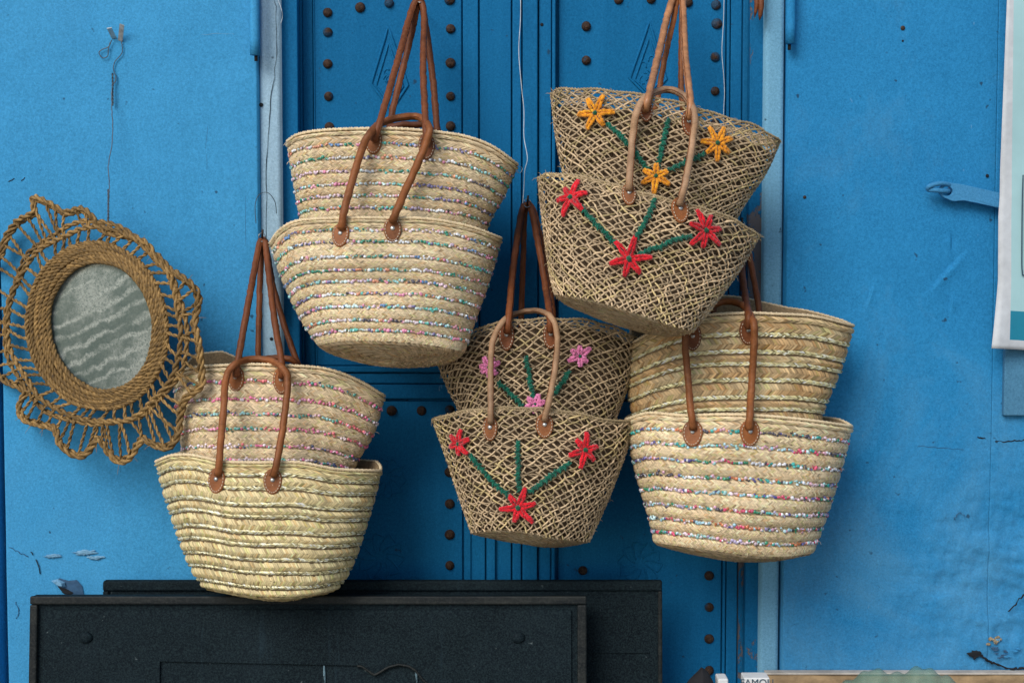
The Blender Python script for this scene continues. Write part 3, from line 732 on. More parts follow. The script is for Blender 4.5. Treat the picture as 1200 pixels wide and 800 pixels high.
def sequins(S, vc, vh, palette, r, dens, hues=3):
    """row of little sewn spangles"""
    K = int(S.per / (r * 2) * dens); u = (np.arange(K) + RNG.uniform(-.4, .4, K)) / K; v = vc + RNG.normal(size=K) * vh * 0.34
    P, n = S.pn(u, np.clip(v, 0, 1)); P = P + n * (0.0018 + 0.0015 * RNG.random(K))[:, None]
    rr = r * (0.7 + 0.55 * RNG.random(K))
    m_ = n + RNG.normal(size=n.shape) * 0.45; m_ /= np.linalg.norm(m_, axis=1)[:, None]
    t1 = np.cross(m_, [0.1, 0.2, 1.0]); t1 /= np.linalg.norm(t1, axis=1)[:, None]; t2 = np.cross(m_, t1)
    Vv = P[:, None] + rr[:, None, None] * (DV[None, :, 0, None] * t1[:, None] + DV[None, :, 1, None] * t2[:, None] + DV[None, :, 2, None] * 0.8 * m_[:, None])
    # runs of similar colour
    pal = np.array(palette); idx = np.zeros(K, int); cur = 0
    for i in range(K):
        if RNG.random() < 1 / hues: cur = RNG.integers(len(pal))
        idx[i] = cur if RNG.random() < 0.72 else RNG.integers(len(pal))
    c = np.clip(pal[idx] * (0.75 + 0.5 * RNG.random(K))[:, None], 0, 0.95)
    Fq = (DF[None] + (np.arange(K) * 12)[:, None, None]).reshape(-1, 4)
    return Vv.reshape(-1, 3), Fq, np.repeat(c, 12, 0)
def goldrow(S, v0, v1, pitch, strength=1.0):
    def cf(K, u, v):
        g = 0.55 + 0.6 * RNG.random(K); base_ = np.array([0.95, 0.83, 0.44])[None] * g[:, None]
        sil = RNG.random(K) < 0.10; base_[sil] = np.array([0.92, 0.92, 0.86]); ol = RNG.random(K) < 0.16; base_[ol] = np.array([0.30, 0.26, 0.11]); gl = RNG.random(K) < 0.25; base_[gl] = np.array([0.95, 0.92, 0.66]) / strength  # brightest pieces paint glints into the gold thread
        return base_ * strength
    return strands(S, v0, v1, pitch, 0.0026, 0.0016, cf, 0.0008, 0.7, 0.3)

STRAW = np.array([0.80, 0.635, 0.395])
def strawcol(tone=1.0, warm=0.0, tint=None, seed=0):
    tint = np.array(tint if tint is not None else (1, 1, 1.0))
    def f(K, u, v):
        g = 1 + RNG.normal(size=K) * 0.17; c = (STRAW * tint)[None] * (g * tone)[:, None]
        green = RNG.random(K) < 0.12; c[green] *= np.array([0.90, 1.0, 0.80]); br = RNG.random(K) < 0.12; c[br] *= np.array([0.88, 0.76, 0.64])
        wv = 0.5 + 0.5 * np.sin(u * 25 + v * 31 + seed) * np.sin(u * 9 - v * 17 + seed)
        c *= (1 + warm * np.stack([0 * wv, -0.28 * wv, -0.5 * wv], 1)) * (1 - 0.18 * warm * wv)[:, None]
        return np.clip(c, 0.01, 0.95)
    return f
def shell(S, nu=150, nv=34, base_=True, off=-0.0015, thick=0.006, v0=0.0, vmax=None):
    vmax = vmax or (1.97 if base_ else 1.0)
    vs = np.linspace(v0, vmax, nv); us = np.arange(nu) / nu
    U, Vv = np.meshgrid(us, vs); P, n = S.pn(U.ravel(), Vv.ravel())
    A = P + n * off; B = P + n * (off - thick)
    i = np.arange(nv - 1)[:, None]; j = np.arange(nu)[None, :]; j2 = (j + 1) % nu
    Fo = np.stack([i * nu + j, i * nu + j2, (i + 1) * nu + j2, (i + 1) * nu + j], -1).reshape(-1, 4)
    N0 = nu * nv; jj = np.arange(nu); jk = (jj + 1) % nu
    rim = np.stack([jj, N0 + jj, N0 + jk, jk], -1); L = [Fo, Fo[:, ::-1] + N0, rim]
    if vmax < 1.9:
        q = (nv - 1) * nu; L.append(np.stack([q + jj, q + jk, N0 + q + jk, N0 + q + jj], -1))
    return np.vstack([A, B]), np.vstack(L)

def fibres(S, root, n, mat, c0):
    u = RNG.random(n); v = RNG.random(n) * 0.98; v[: n // 4] = 0.0; P, nn = S.pn(u, v); out = []
    for i in range(n):
        d = RNG.normal(size=3); d += nn[i] * 0.6; d /= np.linalg.norm(d); L_ = RNG.uniform(0.004, 0.013); b0 = P[i] + nn[i] * 0.003
        out.append(tube(np.array([b0, b0 + d * L_ * 0.5 + nn[i] * 0.001, b0 + d * L_ + [0, 0, -0.003]]), [0.0006, 0.0005, 0.0002], 4, caps=False))
    V, F = joinVF(out); part('stray_fibre', (V, F, mat), root, col=np.clip(np.repeat(c0[None], len(V), 0) * (1 + 0.2 * RNG.normal(size=(len(V), 1))), 0.02, 0.95), kind='stuff')
def solid_basket(S, label, spec):
    root = thing('straw_basket', label, 'basket', (S.cen[0], S.cen[1], S.E[:, 2].min() - 0.012), 'straw baskets hanging in pairs on the door')
    part('basket_wall', (*shell(S), M['core']), root)
    tone, warm = spec.get('tone', 1.0), spec.get('warm', 0.2); tint = spec.get('tint'); cf = strawcol(tone, warm, tint, seed=spec.get('seed', 1))
    n = spec['rows']; top = spec.get('top', 0.075); trim = spec.get('trim', 0.30)
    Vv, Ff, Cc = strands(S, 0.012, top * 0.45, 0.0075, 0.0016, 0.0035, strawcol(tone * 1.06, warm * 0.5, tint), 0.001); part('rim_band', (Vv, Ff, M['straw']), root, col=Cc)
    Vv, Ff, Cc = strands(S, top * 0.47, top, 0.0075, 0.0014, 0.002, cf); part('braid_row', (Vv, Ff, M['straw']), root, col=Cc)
    # corded edge
    U = np.linspace(0, 1, 260, endpoint=False); P, nn = S.pn(U, np.zeros(260) + 0.004)
    Vv, Ff = rope(P + [0, 0, 0.002], 0.0040, 2, 0.012, True, 5); c = np.repeat((STRAW * tone * 0.95)[None], len(Vv), 0) * (1 + 0.12 * RNG.normal(size=(len(Vv), 1))); part('edge_cord', (Vv, Ff, M['straw']), root, col=np.clip(c, 0.02, 0.9))
    end = spec.get('end', 1.0); hh = (end - top) / n
    rj = np.r_[0, RNG.uniform(-0.12, 0.12, n - 1), 0]
    for i in range(n):
        a = top + (i + rj[i]) * hh; b_ = top + (i + 1 + rj[i + 1]) * hh; m_ = a + hh * trim * (0.9 + 0.25 * RNG.random())
        if spec['kind'] == 'sequin':
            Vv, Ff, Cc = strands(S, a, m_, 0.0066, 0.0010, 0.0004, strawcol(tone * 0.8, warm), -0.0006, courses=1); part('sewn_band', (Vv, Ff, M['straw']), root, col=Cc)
            Vv, Ff, Cc = sequins(S, (a + m_) / 2, hh * trim * 0.62, spec['pal'], spec.get('r', 0.0034), spec.get('dens', 1.9), spec.get('run', 3)); part('sequin_row', (Vv, Ff, M['seq']), root, col=Cc, smooth=False)
        else:
            mm = a + (m_ - a) * 0.66
            Vv, Ff, Cc = goldrow(S, a, mm, 0.0042, spec.get('gs', 1.0)); part('gold_row', (Vv, Ff, M['gold']), root, col=Cc, smooth=False)
            Vv, Ff, Cc = strands(S, mm, m_, 0.0050, 0.0006, 0.0, lambda K, u, v: np.array([0.20, 0.165, 0.07])[None] * (1 + 0.35 * RNG.normal(size=(K, 1))), -0.0022, courses=1); part('groove_shade', (Vv, Ff, M['straw']), root, col=Cc)  # dark olive paints the shade in the groove under the gold
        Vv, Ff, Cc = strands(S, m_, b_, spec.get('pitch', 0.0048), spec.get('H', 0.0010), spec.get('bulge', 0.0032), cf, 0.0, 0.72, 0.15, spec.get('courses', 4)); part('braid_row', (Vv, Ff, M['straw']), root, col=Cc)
    fibres(S, root, 90, M['straw'], STRAW * 1.05)
    k = 7
    for i in range(k):
        a = 1.0 + i * 0.95 / k; 
        Vv, Ff, Cc = strands(S, a, a + 0.95 / k, 0.0075, 0.0014, 0.003, strawcol(tone * 0.85, warm + 0.2, tint)); part('base_coil', (Vv, Ff, M['straw']), root, col=Cc)
    return root

def nettubes(S, paths, r, sides=5, closed=False, tone=1.0):
    out, cols = [], []
    for (u, v, h) in paths:
        P, n = S.pn(u, v); P = P + n * h[:, None]
        T = np.gradient(P, axis=0); T /= np.linalg.norm(T, axis=1)[:, None] + 1e-9; B = np.cross(T, n)
        rr = r * (1 + 0.18 * RNG.normal(size=len(u)))
        a = np.arange(sides) * 2 * math.pi / sides
        V = (P[:, None] + rr[:, None, None] * (np.cos(a)[None, :, None] * n[:, None] + np.sin(a)[None, :, None] * B[:, None] * 1.1)).reshape(-1, 3)
        m_ = len(u); i = np.arange(m_ - 1)[:, None]; j = np.arange(sides)[None]; j2 = (j + 1) % sides
        out.append((V, np.stack([i * sides + j, i * sides + j2, (i + 1) * sides + j2, (i + 1) * sides + j], -1).reshape(-1, 4)))
        c0 = np.array([0.455, 0.335, 0.20]) * tone * (1 + 0.2 * RNG.normal()); gr = np.array([0.96, 1.0, 0.80]) if RNG.random() < 0.2 else np.ones(3)
        g = 1 + 0.18 * np.sin(np.linspace(0, RNG.uniform(8, 25), m_) + RNG.uniform(0, 6)) + 0.08 * RNG.normal(size=m_)
        cols.append(np.repeat((c0 * gr)[None] * g[:, None], sides, 0))
    V, F = joinVF(out); return V, F, np.clip(np.vstack(cols), 0.02, 0.9)
def net_basket(S, label, tone=1.0, angle=38, pitch=0.0195, flowers=(), stems=(), fcol=(0.62, 0.01, 0.015), dark_sheet0=0.045, base_warm=0.3):
    root = thing('net_basket', label, 'basket', (S.cen[0], S.cen[1], S.E[:, 2].min() - 0.012), 'openwork net baskets hanging in pairs on the door')
    K = int(S.per / pitch); H = S.height
    k = H / math.tan(math.radians(angle)) / S.per          # turns of u for the whole height
    v = np.linspace(0.008, 1.0, 86)
    wob = lambda u, v, s: 0.0026 * np.sin(v * 23 + s * 1.7 + u * 30) + 0.0022 * np.sin(v * 51 + s * 3.1) + 0.0012 * np.sin(v * 97 + s * 7.7)
    # slack drift shared by both families keeps the crossings together
    def warp(u, v): return u + 0.006 * np.sin(7 * v + 12 * u) , np.clip(v + 0.010 * np.sin(2 * math.pi * 5 * u + 3 * v) * np.sin(math.pi * v), 0.004, 1.0)
    for fam, sg in (('left_cords', 1), ('right_cords', -1)):
        paths = []
        for i in range(K):
            u = i / K + sg * k * v + wob(i / K, v, i); h = sg * 0.0016 * np.cos(math.pi * K * 2 * k * v) + 0.0006
            uu, vv = warp(u, v); paths.append((uu, vv, h))
        V, F, c = nettubes(S, paths, 0.0018, tone=tone * 1.05); part('cord_net', (V, F, M['net']), root, col=c, kind='stuff')
    # a thin wavy weft through the crossings
    paths = []
    R_ = int(H / 0.020)
    for i in range(1, R_):
        u = np.linspace(0, 1, 420); vv = i / R_ + 0.006 * np.sin(2 * math.pi * u * K * 0.5 + i * math.pi) + 0.008 * np.sin(2 * math.pi * u * 3 + i)
        uu, vv = warp(u, np.clip(vv, 0.01, 1)); paths.append((uu, vv, 0.0012 * np.sin(2 * math.pi * u * K + i * math.pi)))
    V, F, c = nettubes(S, paths, 0.0013, 4, tone=tone * 0.9); part('weft_cord', (V, F, M['net']), root, col=c, kind='stuff')
    U = np.linspace(0, 1, 260, endpoint=False)
    for vv, r in ((0.003, 0.0034), (0.022, 0.0022)):
        P, nn = S.pn(U, np.full(260, vv) + 0.004 * np.sin(U * 90)); Vv, Ff = rope(P, r, 2, 0.014, True, 5, 0.2)
        c = np.repeat((np.array([0.36, 0.27, 0.15]) * tone)[None], len(Vv), 0) * (1 + 0.15 * RNG.normal(size=(len(Vv), 1))); part('edge_cord', (Vv, Ff, M['net']), root, col=np.clip(c, 0.02, 0.9))
    # stray fibre ends
    fibres(S, root, 150, M['net'], np.array([0.5, 0.38, 0.2]))
    # added dark sheet standing in for the shaded inside between the cords
    class Inner: pass
    V, F = shell(S, 110, 22, False, -0.011, 0.003, dark_sheet0, 1.0); part('lining', (V, F, M['lining']), root)
    V, F = shell(S, 110, 12, True, -0.002, 0.004, 0.995); part('base_core', (V, F, M['core']), root)
    kk = 9
    for i in range(kk):
        a = 1.0 + i * 0.95 / kk; Vv, Ff, Cc = strands(S, a, a + 0.95 / kk, 0.0075, 0.0012, 0.002, strawcol(tone * 0.62, base_warm)); part('base_coil', (Vv, Ff, M['straw']), root, col=Cc)
    for (px, py, R, rot, npet) in flowers[0:]:
        flower(S, root, px, py, R, rot, npet, fcol)
    for pts in stems: stem(S, root, pts)
    return root
def flower(S, root, px, py, R, rot, npet, fcol, name='flower'):
    P, n, right, up, u, v = S.pick(px, py); m2 = 0.00195; R = R * m2; P = P + n * 0.006
    if 1:
        V, F = blob(P + n * 0.006, (R * 0.13, R * 0.13, R * 0.13), 8, 6); V += RNG.normal(size=V.shape) * 0.0006
        f = part('flower', (V, F, M['yarn']), root, col=np.repeat([[0.01, 0.10, 0.045]], len(V), 0))
    for k in range(npet):
        a = rot + 6.283 * k / npet + random.uniform(-.12, .12); L = R * random.uniform(0.74, 1.06)
        d = right * math.cos(a) + up * math.sin(a); side = np.cross(n, d)
        bits = []
        for sgn in (-1, 1):     # each petal is a doubled strand of chenille
            n_ = 14; t = np.linspace(0.10, 1.0, n_)
            wdt = 0.0026 * np.sin(np.pi * np.clip(t, 0, 1) ** 0.7) + 0.0012
            Q = P[None] + d[None] * (t * L)[:, None] + side[None] * (sgn * wdt)[:, None] + n[None] * (0.0045 * np.sin(np.pi * t) + 0.001)[:, None]
            rr = 0.0036 * np.minimum(1, (1.10 - t) * 6) * (1 + 0.14 * RNG.normal(size=n_)); bits.append(tube(Q, np.maximum(rr, 0.0008), 7))
        V, F = joinVF(bits); V = V + RNG.normal(size=V.shape) * 0.0006
        c = np.array(fcol)[None] * random.uniform(0.8, 1.1) * (1 + 0.3 * RNG.normal(size=(len(V), 1)))
        part('petal', (V, F, M['yarn']), f, col=np.clip(c, 0.002, 0.95))
def stem(S, root, pts):
    Q = []
    P2 = catmull(np.array([(a, b_, 0) for a, b_ in pts], float), 5)
    for a, b_, _ in P2:
        P, n, *_r = S.pick(a, b_); Q.append(P + n * 0.005)
    Q = np.array(Q); k = np.array([1, 2, 1]) / 4
    for _ in range(3):
        Q[1:-1] = Q[:-2] * .25 + Q[1:-1] * .5 + Q[2:] * .25
    Q = Q + (RNG.normal(size=Q.shape) * [0.0012, 0.0006, 0.0012])
    V, F = rope(Q, 0.0044, 3, 0.016, False, 6, 0.32, 0.003); V = V + RNG.normal(size=V.shape) * 0.0009
    c = np.array([0.002, 0.13, 0.075])[None] * (1 + 0.3 * RNG.normal(size=(len(V), 1))); bits = [(V, F)]; Qs = resample(Q, 0.006)
    for i in range(1, len(Qs) - 1):      # wool stitches crossing the stem
        d = Qs[i + 1] - Qs[i - 1]; d /= np.linalg.norm(d); sd = np.cross(d, [0, -1.0, 0]); sg = 1 if i % 2 else -1
        L_ = RNG.uniform(0.005, 0.009); bits.append(tube(np.array([Qs[i] - sd * sg * 0.003 + [0, -0.003, 0], Qs[i] + sd * sg * L_ * 0.5 + d * L_ * 0.5 + [0, -0.005, 0], Qs[i] + sd * sg * L_ + d * L_ * 0.9 + [0, -0.001, 0]]), [0.0022, 0.0021, 0.0012], 5, caps=False))
    V, F = joinVF(bits); c = np.array([0.002, 0.12, 0.07])[None] * (1 + 0.32 * RNG.normal(size=(len(V), 1)))
    part('stem', (V, F, M['yarn']), root, col=np.clip(c, 0.001, 0.5))

# leather ---------------------------------------------------------------
def patch(S, root, px, py, W_, H_, mat, tilt=0.0, shape='shield', light=False):
    """sewn leather tab with rivet; (px,py) is its centre"""
    P, n, right, up, u, v = S.pick(px, py); s = 0.00195
    R0 = right * math.cos(tilt) + up * math.sin(tilt); U0 = -right * math.sin(tilt) + up * math.cos(tilt)
    outl = []
    for k in range(28):
        a = 2 * math.pi * k / 28; x = math.cos(a); y = math.sin(a)
        wdt = 0.92 - 0.20 * (y < 0) * abs(y) if shape == 'shield' else 1.0
        if shape == 'shield': x *= 1.0 + 0.10 * y; y = y * 1.0
        outl.append((x * W_ / 2 * s, y * H_ / 2 * s))
    outl = np.array(outl)
    prof = [(1.0, 0.0), (1.0, 0.0030), (0.93, 0.0042), (0.80, 0.0036), (0.45, 0.0044)]
    V = []
    for sc, h in prof: V += [P + R0 * x * sc + U0 * y * sc + n * (0.0025 + h) for x, y in outl]
    V.append(P + n * 0.0072); m_ = 28; F = []
    for i in range(len(prof) - 1):
        for k in range(m_): F.append((i * m_ + k, i * m_ + (k + 1) % m_, (i + 1) * m_ + (k + 1) % m_, (i + 1) * m_ + k))
    for k in range(m_): F.append(((len(prof) - 1) * m_ + k, (len(prof) - 1) * m_ + (k + 1) % m_, len(prof) * m_))
    o = part('leather_tab', (V, F, mat), root)
    st = []
    for k in range(20):
        a = 2 * math.pi * (k + 0.5) / 20
        if math.sin(a) > 0.75: continue
        x = math.cos(a) * (1 + 0.1 * math.sin(a)) * W_ / 2 * s * 0.83; y = math.sin(a) * H_ / 2 * s * 0.85
        a2 = a + 0.17; x2 = math.cos(a2) * (1 + 0.1 * math.sin(a2)) * W_ / 2 * s * 0.83; y2 = math.sin(a2) * H_ / 2 * s * 0.85
        st.append(tube(np.array([P + R0 * x + U0 * y + n * 0.0068, P + R0 * x2 + U0 * y2 + n * 0.0068]), 0.0009, 5, caps=False))
    V, F = joinVF(st); part('stitching', (V, F, M['stitch']), o)
    c = P + U0 * H_ * 0.06 * s + n * 0.0080; ax = np.array([R0, U0, n]); V, F = blob(c, (0.0048, 0.0048, 0.0028), 10, 6, ax); part('rivet', (V, F, M['steel']), o)
    return P, n, U0
def handle(root, pts, mat, r=0.0072, name='handle'):
    P = catmull([unp(a, b_, y) for a, b_, y in pts], 10); P = resample(P, 0.008)
    n = len(P); rr = r * (1 + 0.02 * np.sin(np.arange(n) * 0.9) + 0.03 * RNG.normal(size=n)); t = np.linspace(0, 1, n)
    rr = rr * np.interp(t, [0, 0.015, 0.985, 1], [1.15, 1.05, 1.05, 1.15])
    P[1:-1] += RNG.normal(size=(n - 2, 3)) * 0.0004
    h = part(name, (*tube(P, rr, 10), mat), root)
    # seam where the leather is wrapped and glued
    T, N, B = frames(P); Q = P + (N * math.cos(0.9) + B * math.sin(0.9)) * (rr * 0.98)[:, None]
    part('seam', (*tube(Q, 0.0009, 4), M['leather_dark']), h)
    return h

EDGE = 0.0
def sY(S, px, py, out=0.012):  # depth of a basket's face at a pixel
    P, n, *_ = S.pick(px, py); return float(P[1] - out)

PASTEL = [(0.80, 0.80, 0.80), (0.78, 0.66, 0.70), (0.62, 0.80, 0.76), (0.80, 0.30, 0.45), (0.75, 0.55, 0.62), (0.12, 0.50, 0.42), (0.30, 0.62, 0.60), (0.75, 0.78, 0.80), (0.20, 0.18, 0.34), (0.70, 0.30, 0.18), (0.04, 0.28, 0.18), (0.62, 0.50, 0.62), (0.10, 0.09, 0.11), (0.78, 0.38, 0.46), (0.10, 0.30, 0.20), (0.70, 0.70, 0.66), (0.15, 0.30, 0.55)]
PINKS = [(0.84, 0.70, 0.74), (0.82, 0.20, 0.36), (0.85, 0.36, 0.50), (0.85, 0.20, 0.22), (0.75, 0.60, 0.60), (0.30, 0.58, 0.56), (0.08, 0.10, 0.20), (0.72, 0.15, 0.30), (0.80, 0.50, 0.58), (0.10, 0.35, 0.28)]
JEWEL = [(0.80, 0.80, 0.82), (0.55, 0.76, 0.78), (0.80, 0.60, 0.66), (0.05, 0.40, 0.36), (0.70, 0.72, 0.76), (0.65, 0.08, 0.16), (0.10, 0.09, 0.28), (0.65, 0.22, 0.10), (0.35, 0.58, 0.66), (0.70, 0.40, 0.50), (0.04, 0.26, 0.14), (0.08, 0.07, 0.09), (0.45, 0.38, 0.55), (0.35, 0.62, 0.58)]

# ================================================================== pair 1 (upper left)
S1u = Surf([(337, 166), (349, 158), (378, 153), (430, 151), (480, 152), (540, 159), (577, 172), (606, 193)], [(337, 166), (343, 205), (352, 255), (372, 360)], [(606, 193), (590, 230), (570, 268), (545, 360)],
           [(372, 360), (420, 364), (500, 366), (545, 360)], (-0.19, -0.19, -0.20), (0.105, 0.105, 0.085), (-0.012, 0.0), 1)
S1l = Surf([(317, 285), (328, 270), (350, 259), (400, 256), (450, 256), (500, 257), (550, 266), (587, 280)], [(317, 285), (330, 325), (352, 372), (374, 405)], [(587, 280), (574, 325), (558, 370), (543, 412)],
           [(374, 405), (400, 400), (450, 400), (500, 404), (543, 412)], (-0.20, -0.235, -0.285), (0.155, 0.15, 0.12, 0.09), (-0.02, -0.058), 2)
b1u = solid_basket(S1u, 'upper straw basket with many coloured sequin rows, hung from the top left of the door', dict(kind='sequin', rows=13, pal=PASTEL, tone=1.0, warm=0.25, seed=1, dens=1.35, r=0.0033, end=1.0, trim=0.27, run=4, bulge=0.0022))
b1l = solid_basket(S1l, 'large straw basket with pastel sequin rows, hanging under the top left basket', dict(kind='sequin', rows=9, pal=PASTEL, tone=1.03, warm=0.18, seed=2, dens=1.4, r=0.0033, trim=0.27, run=3, bulge=0.0022))
L = M['leather']
patch(S1u, b1u, 438, 166, 19, 29, L); patch(S1u, b1u, 500, 172, 18, 29, M['leather_dark'])
yu = sY(S1u, 438, 160, 0.014)
handle(b1u, [(438, 165, yu), (446, 140, yu + 0.004), (467, 68, -0.17), (481, 17, -0.07), (488, 1, -0.05), (494, 2, -0.05), (497, 22, -0.07), (496, 80, -0.18), (499, 150, yu - 0.002), (500, 166, yu)], M['leather_dark'])
handle(b1u, [(453, 170, -0.13), (460, 130, -0.12), (477, 62, -0.08), (487, 18, -0.045), (490, 3, -0.035), (494, 5, -0.035), (501, 45, -0.06), (508, 100, -0.09), (512, 150, -0.12), (514, 175, -0.13)], M['leather_dark'])
P1a = patch(S1l, b1l, 400, 276, 19, 27, L); patch(S1l, b1l, 460, 270, 19, 27, L)
yl1 = sY(S1l, 400, 262, 0.010); yl2 = sY(S1l, 460, 262, 0.010)
handle(b1l, [(400, 268, yl1), (403, 248, yl1 - 0.004), (412, 215, -0.33), (424, 175, yu - 0.025), (434, 156, yu - 0.02), (450, 143, -0.245), (475, 137, -0.225), (492, 138, -0.225), (503, 150, yu - 0.02), (500, 166, yu - 0.028), (492, 187, yu - 0.03), (479, 215, -0.33), (467, 243, yl2 - 0.004), (460, 260, yl2)], M['leather'], 0.0078)
handle(b1l, [(452, 176, -0.12), (452, 155, -0.14), (462, 148, -0.15), (485, 146, -0.15), (504, 150, -0.145), (508, 175, -0.12)], M['leather_dark'], 0.0068)

# ================================================================== pair 2 (lower left)
S2u = Surf([(204, 440), (225, 431), (262, 428), (300, 427), (350, 429), (385, 433), (420, 446), (450, 464)], [(204, 440), (207, 480), (215, 530), (238, 640)], [(450, 464), (437, 508), (414, 550), (385, 640)],
           [(238, 640), (280, 648), (340, 648), (385, 640)], (-0.15, -0.165, -0.18), (0.082, 0.095, 0.08), (-0.004, 0.0), 3, backlift=([0, 0.08, 0.2, 0.28, 0.36, 1], [0.0, 0.028, 0.030, 0.012, -0.005, -0.005]))
S2l = Surf([(183, 541), (200, 534), (222, 533), (243, 537), (262, 541), (300, 542), (350, 542), (395, 550), (446, 552)], [(183, 541), (197, 590), (220, 655), (240, 688)], [(446, 552), (428, 615), (410, 665), (393, 690)],
           [(240, 688), (270, 694), (310, 699), (355, 698), (393, 690)], (-0.185, -0.215, -0.245), (0.145, 0.145, 0.125, 0.09), (-0.012, -0.028), 4, backlift=([0, 0.7, 0.85, 1], [0.0, 0.0, 0.016, 0.016]))
b2u = solid_basket(S2u, 'straw basket with pink sequin rows tucked behind the wicker mirror', dict(kind='sequin', rows=11, pal=PINKS, tone=0.96, warm=0.22, seed=3, dens=1.4, r=0.0033, trim=0.27, run=5, bulge=0.0026))
b2l = solid_basket(S2l, 'straw basket with gold thread rows hanging lowest at left, over the black boards', dict(kind='gold', rows=9, tone=1.02, warm=0.14, seed=4, tint=(0.97, 1.0, 0.84), trim=0.36, bulge=0.0048, gs=0.9, courses=2, pitch=0.0052, H=0.0011))
patch(S2u, b2u, 277, 443, 20, 30, L); patch(S2u, b2u, 330, 446, 18, 30, L)
yu = sY(S2u, 277, 436, 0.014); yv = sY(S2u, 330, 440, 0.014)
handle(b2u, [(277, 440, yu), (279, 422, yu - 0.004), (292, 350, -0.17), (302, 295, -0.07), (306, 281, -0.05), (311, 285, -0.055), (314, 310, -0.09), (321, 370, -0.19), (330, 425, yv - 0.004), (330, 442, yv)], M['leather_dark'])
handle(b2u, [(303, 440, -0.12), (303, 410, -0.11), (304, 350, -0.085), (306, 300, -0.045), (307, 284, -0.035), (312, 290, -0.035), (320, 335, -0.06), (336, 390, -0.10), (350, 428, -0.12), (354, 440, -0.12)], M['leather_dark'], 0.0066)
patch(S2l, b2l, 255, 563, 20, 28, L); patch(S2l, b2l, 320, 564, 20, 28, L)
ya = sY(S2l, 255, 555, 0.010); yb = sY(S2l, 320, 555, 0.010)
handle(b2l, [(255, 556, ya), (257, 538, ya - 0.004), (262, 480, -0.31), (265, 443, yu - 0.022), (275, 427, yu - 0.015), (292, 421, -0.225), (315, 422, -0.225), (330, 430, yv - 0.014), (337, 445, yv - 0.022), (333, 490, -0.31), (325, 538, yb - 0.004), (320, 557, yb)], M['leather'], 0.0074)
handle(b2l, [(282, 445, -0.11), (283, 430, -0.13), (300, 422, -0.135), (325, 419, -0.135), (345, 423, -0.135), (352, 440, -0.11)], M['leather_dark'], 0.0066)

# ================================================================== pair 3 (centre)
RED = (0.66, 0.012, 0.022); PINK = (0.80, 0.22, 0.42); ORG = (0.82, 0.30, 0.015)
S3u = Surf([(513, 425), (528, 402), (558, 386), (590, 376), (650, 373), (690, 375), (722, 384), (748, 397)], [(513, 425), (525, 455), (541, 490), (570, 590)], [(748, 397), (738, 445), (720, 495), (690, 590)],
           [(570, 590), (610, 596), (650, 596), (690, 590)], (-0.155, -0.165, -0.18), (0.095, 0.10, 0.08), (-0.02, 0.0), 5)
S3l = Surf([(507, 491), (530, 484), (560, 479), (610, 477), (660, 481), (700, 489), (722, 493), (745, 491)], [(507, 491), (522, 532), (538, 580), (553, 624)], [(745, 491), (733, 530), (712, 585), (690, 634)],
           [(553, 624), (580, 621), (610, 622), (650, 630), (690, 634)], (-0.175, -0.205, -0.235), (0.140, 0.14, 0.12, 0.09), (-0.02, -0.038), 6)
b3u = net_basket(S3u, 'net basket with pink yarn flowers in the middle of the door', 0.9, 40, 0.0198, [(574, 429, 14, 0.3, 7), (678, 417, 15, 0.5, 6), (628, 474, 12, 0.3, 6)],
                 [[(617, 418), (621, 445), (627, 470)], [(584, 448), (600, 462), (614, 476)], [(668, 434), (660, 445), (650, 462)]], PINK)
b3l = net_basket(S3l, 'net basket with red yarn flowers hanging lowest in the middle', 0.98, 38, 0.0198, [(541, 519, 17, 0.35, 6), (683, 527, 20, 0.2, 6), (608, 593, 23, 0.15, 6)],
                 [[(552, 532), (566, 550), (582, 568), (602, 583)], [(607, 516), (607, 545), (609, 576)], [(668, 541), (645, 558), (621, 576)]], RED)
LP = M['leather_pale']
patch(S3u, b3u, 594, 394, 17, 32, M['leather_dark']); patch(S3u, b3u, 645, 393, 16, 30, M['leather_dark'])
yu = sY(S3u, 594, 385, 0.014); yv = sY(S3u, 645, 385, 0.014)
handle(b3u, [(594, 388, yu), (596, 372, yu - 0.004), (602, 310, -0.15), (611, 250, -0.05), (617, 240, -0.04), (622, 243, -0.045), (630, 280, -0.09), (640, 340, -0.17), (645, 372, yv - 0.004), (645, 388, yv)], M['leather_dark'], 0.0074)
handle(b3u, [(611, 395, -0.11), (611, 370, -0.10), (613, 310, -0.06), (615, 250, -0.030), (619, 243, -0.028), (625, 246, -0.03), (636, 290, -0.06), (647, 355, -0.10), (650, 390, -0.11)], M['leather_dark'], 0.0066)
patch(S3l, b3l, 575, 502, 16, 27, L); patch(S3l, b3l, 638, 499, 19, 27, L)
ya = sY(S3l, 575, 495, 0.010); yb = sY(S3l, 638, 492, 0.010)
handle(b3l, [(575, 495, ya), (575, 476, ya - 0.004), (575, 430, -0.29), (578, 398, yu - 0.02), (590, 376, yu - 0.012), (607, 367, -0.19), (628, 364, -0.19), (645, 371, yv - 0.012), (653, 392, yv - 0.022), (651, 430, -0.29), (643, 470, yb - 0.008), (638, 492, yb)], LP, 0.0064)

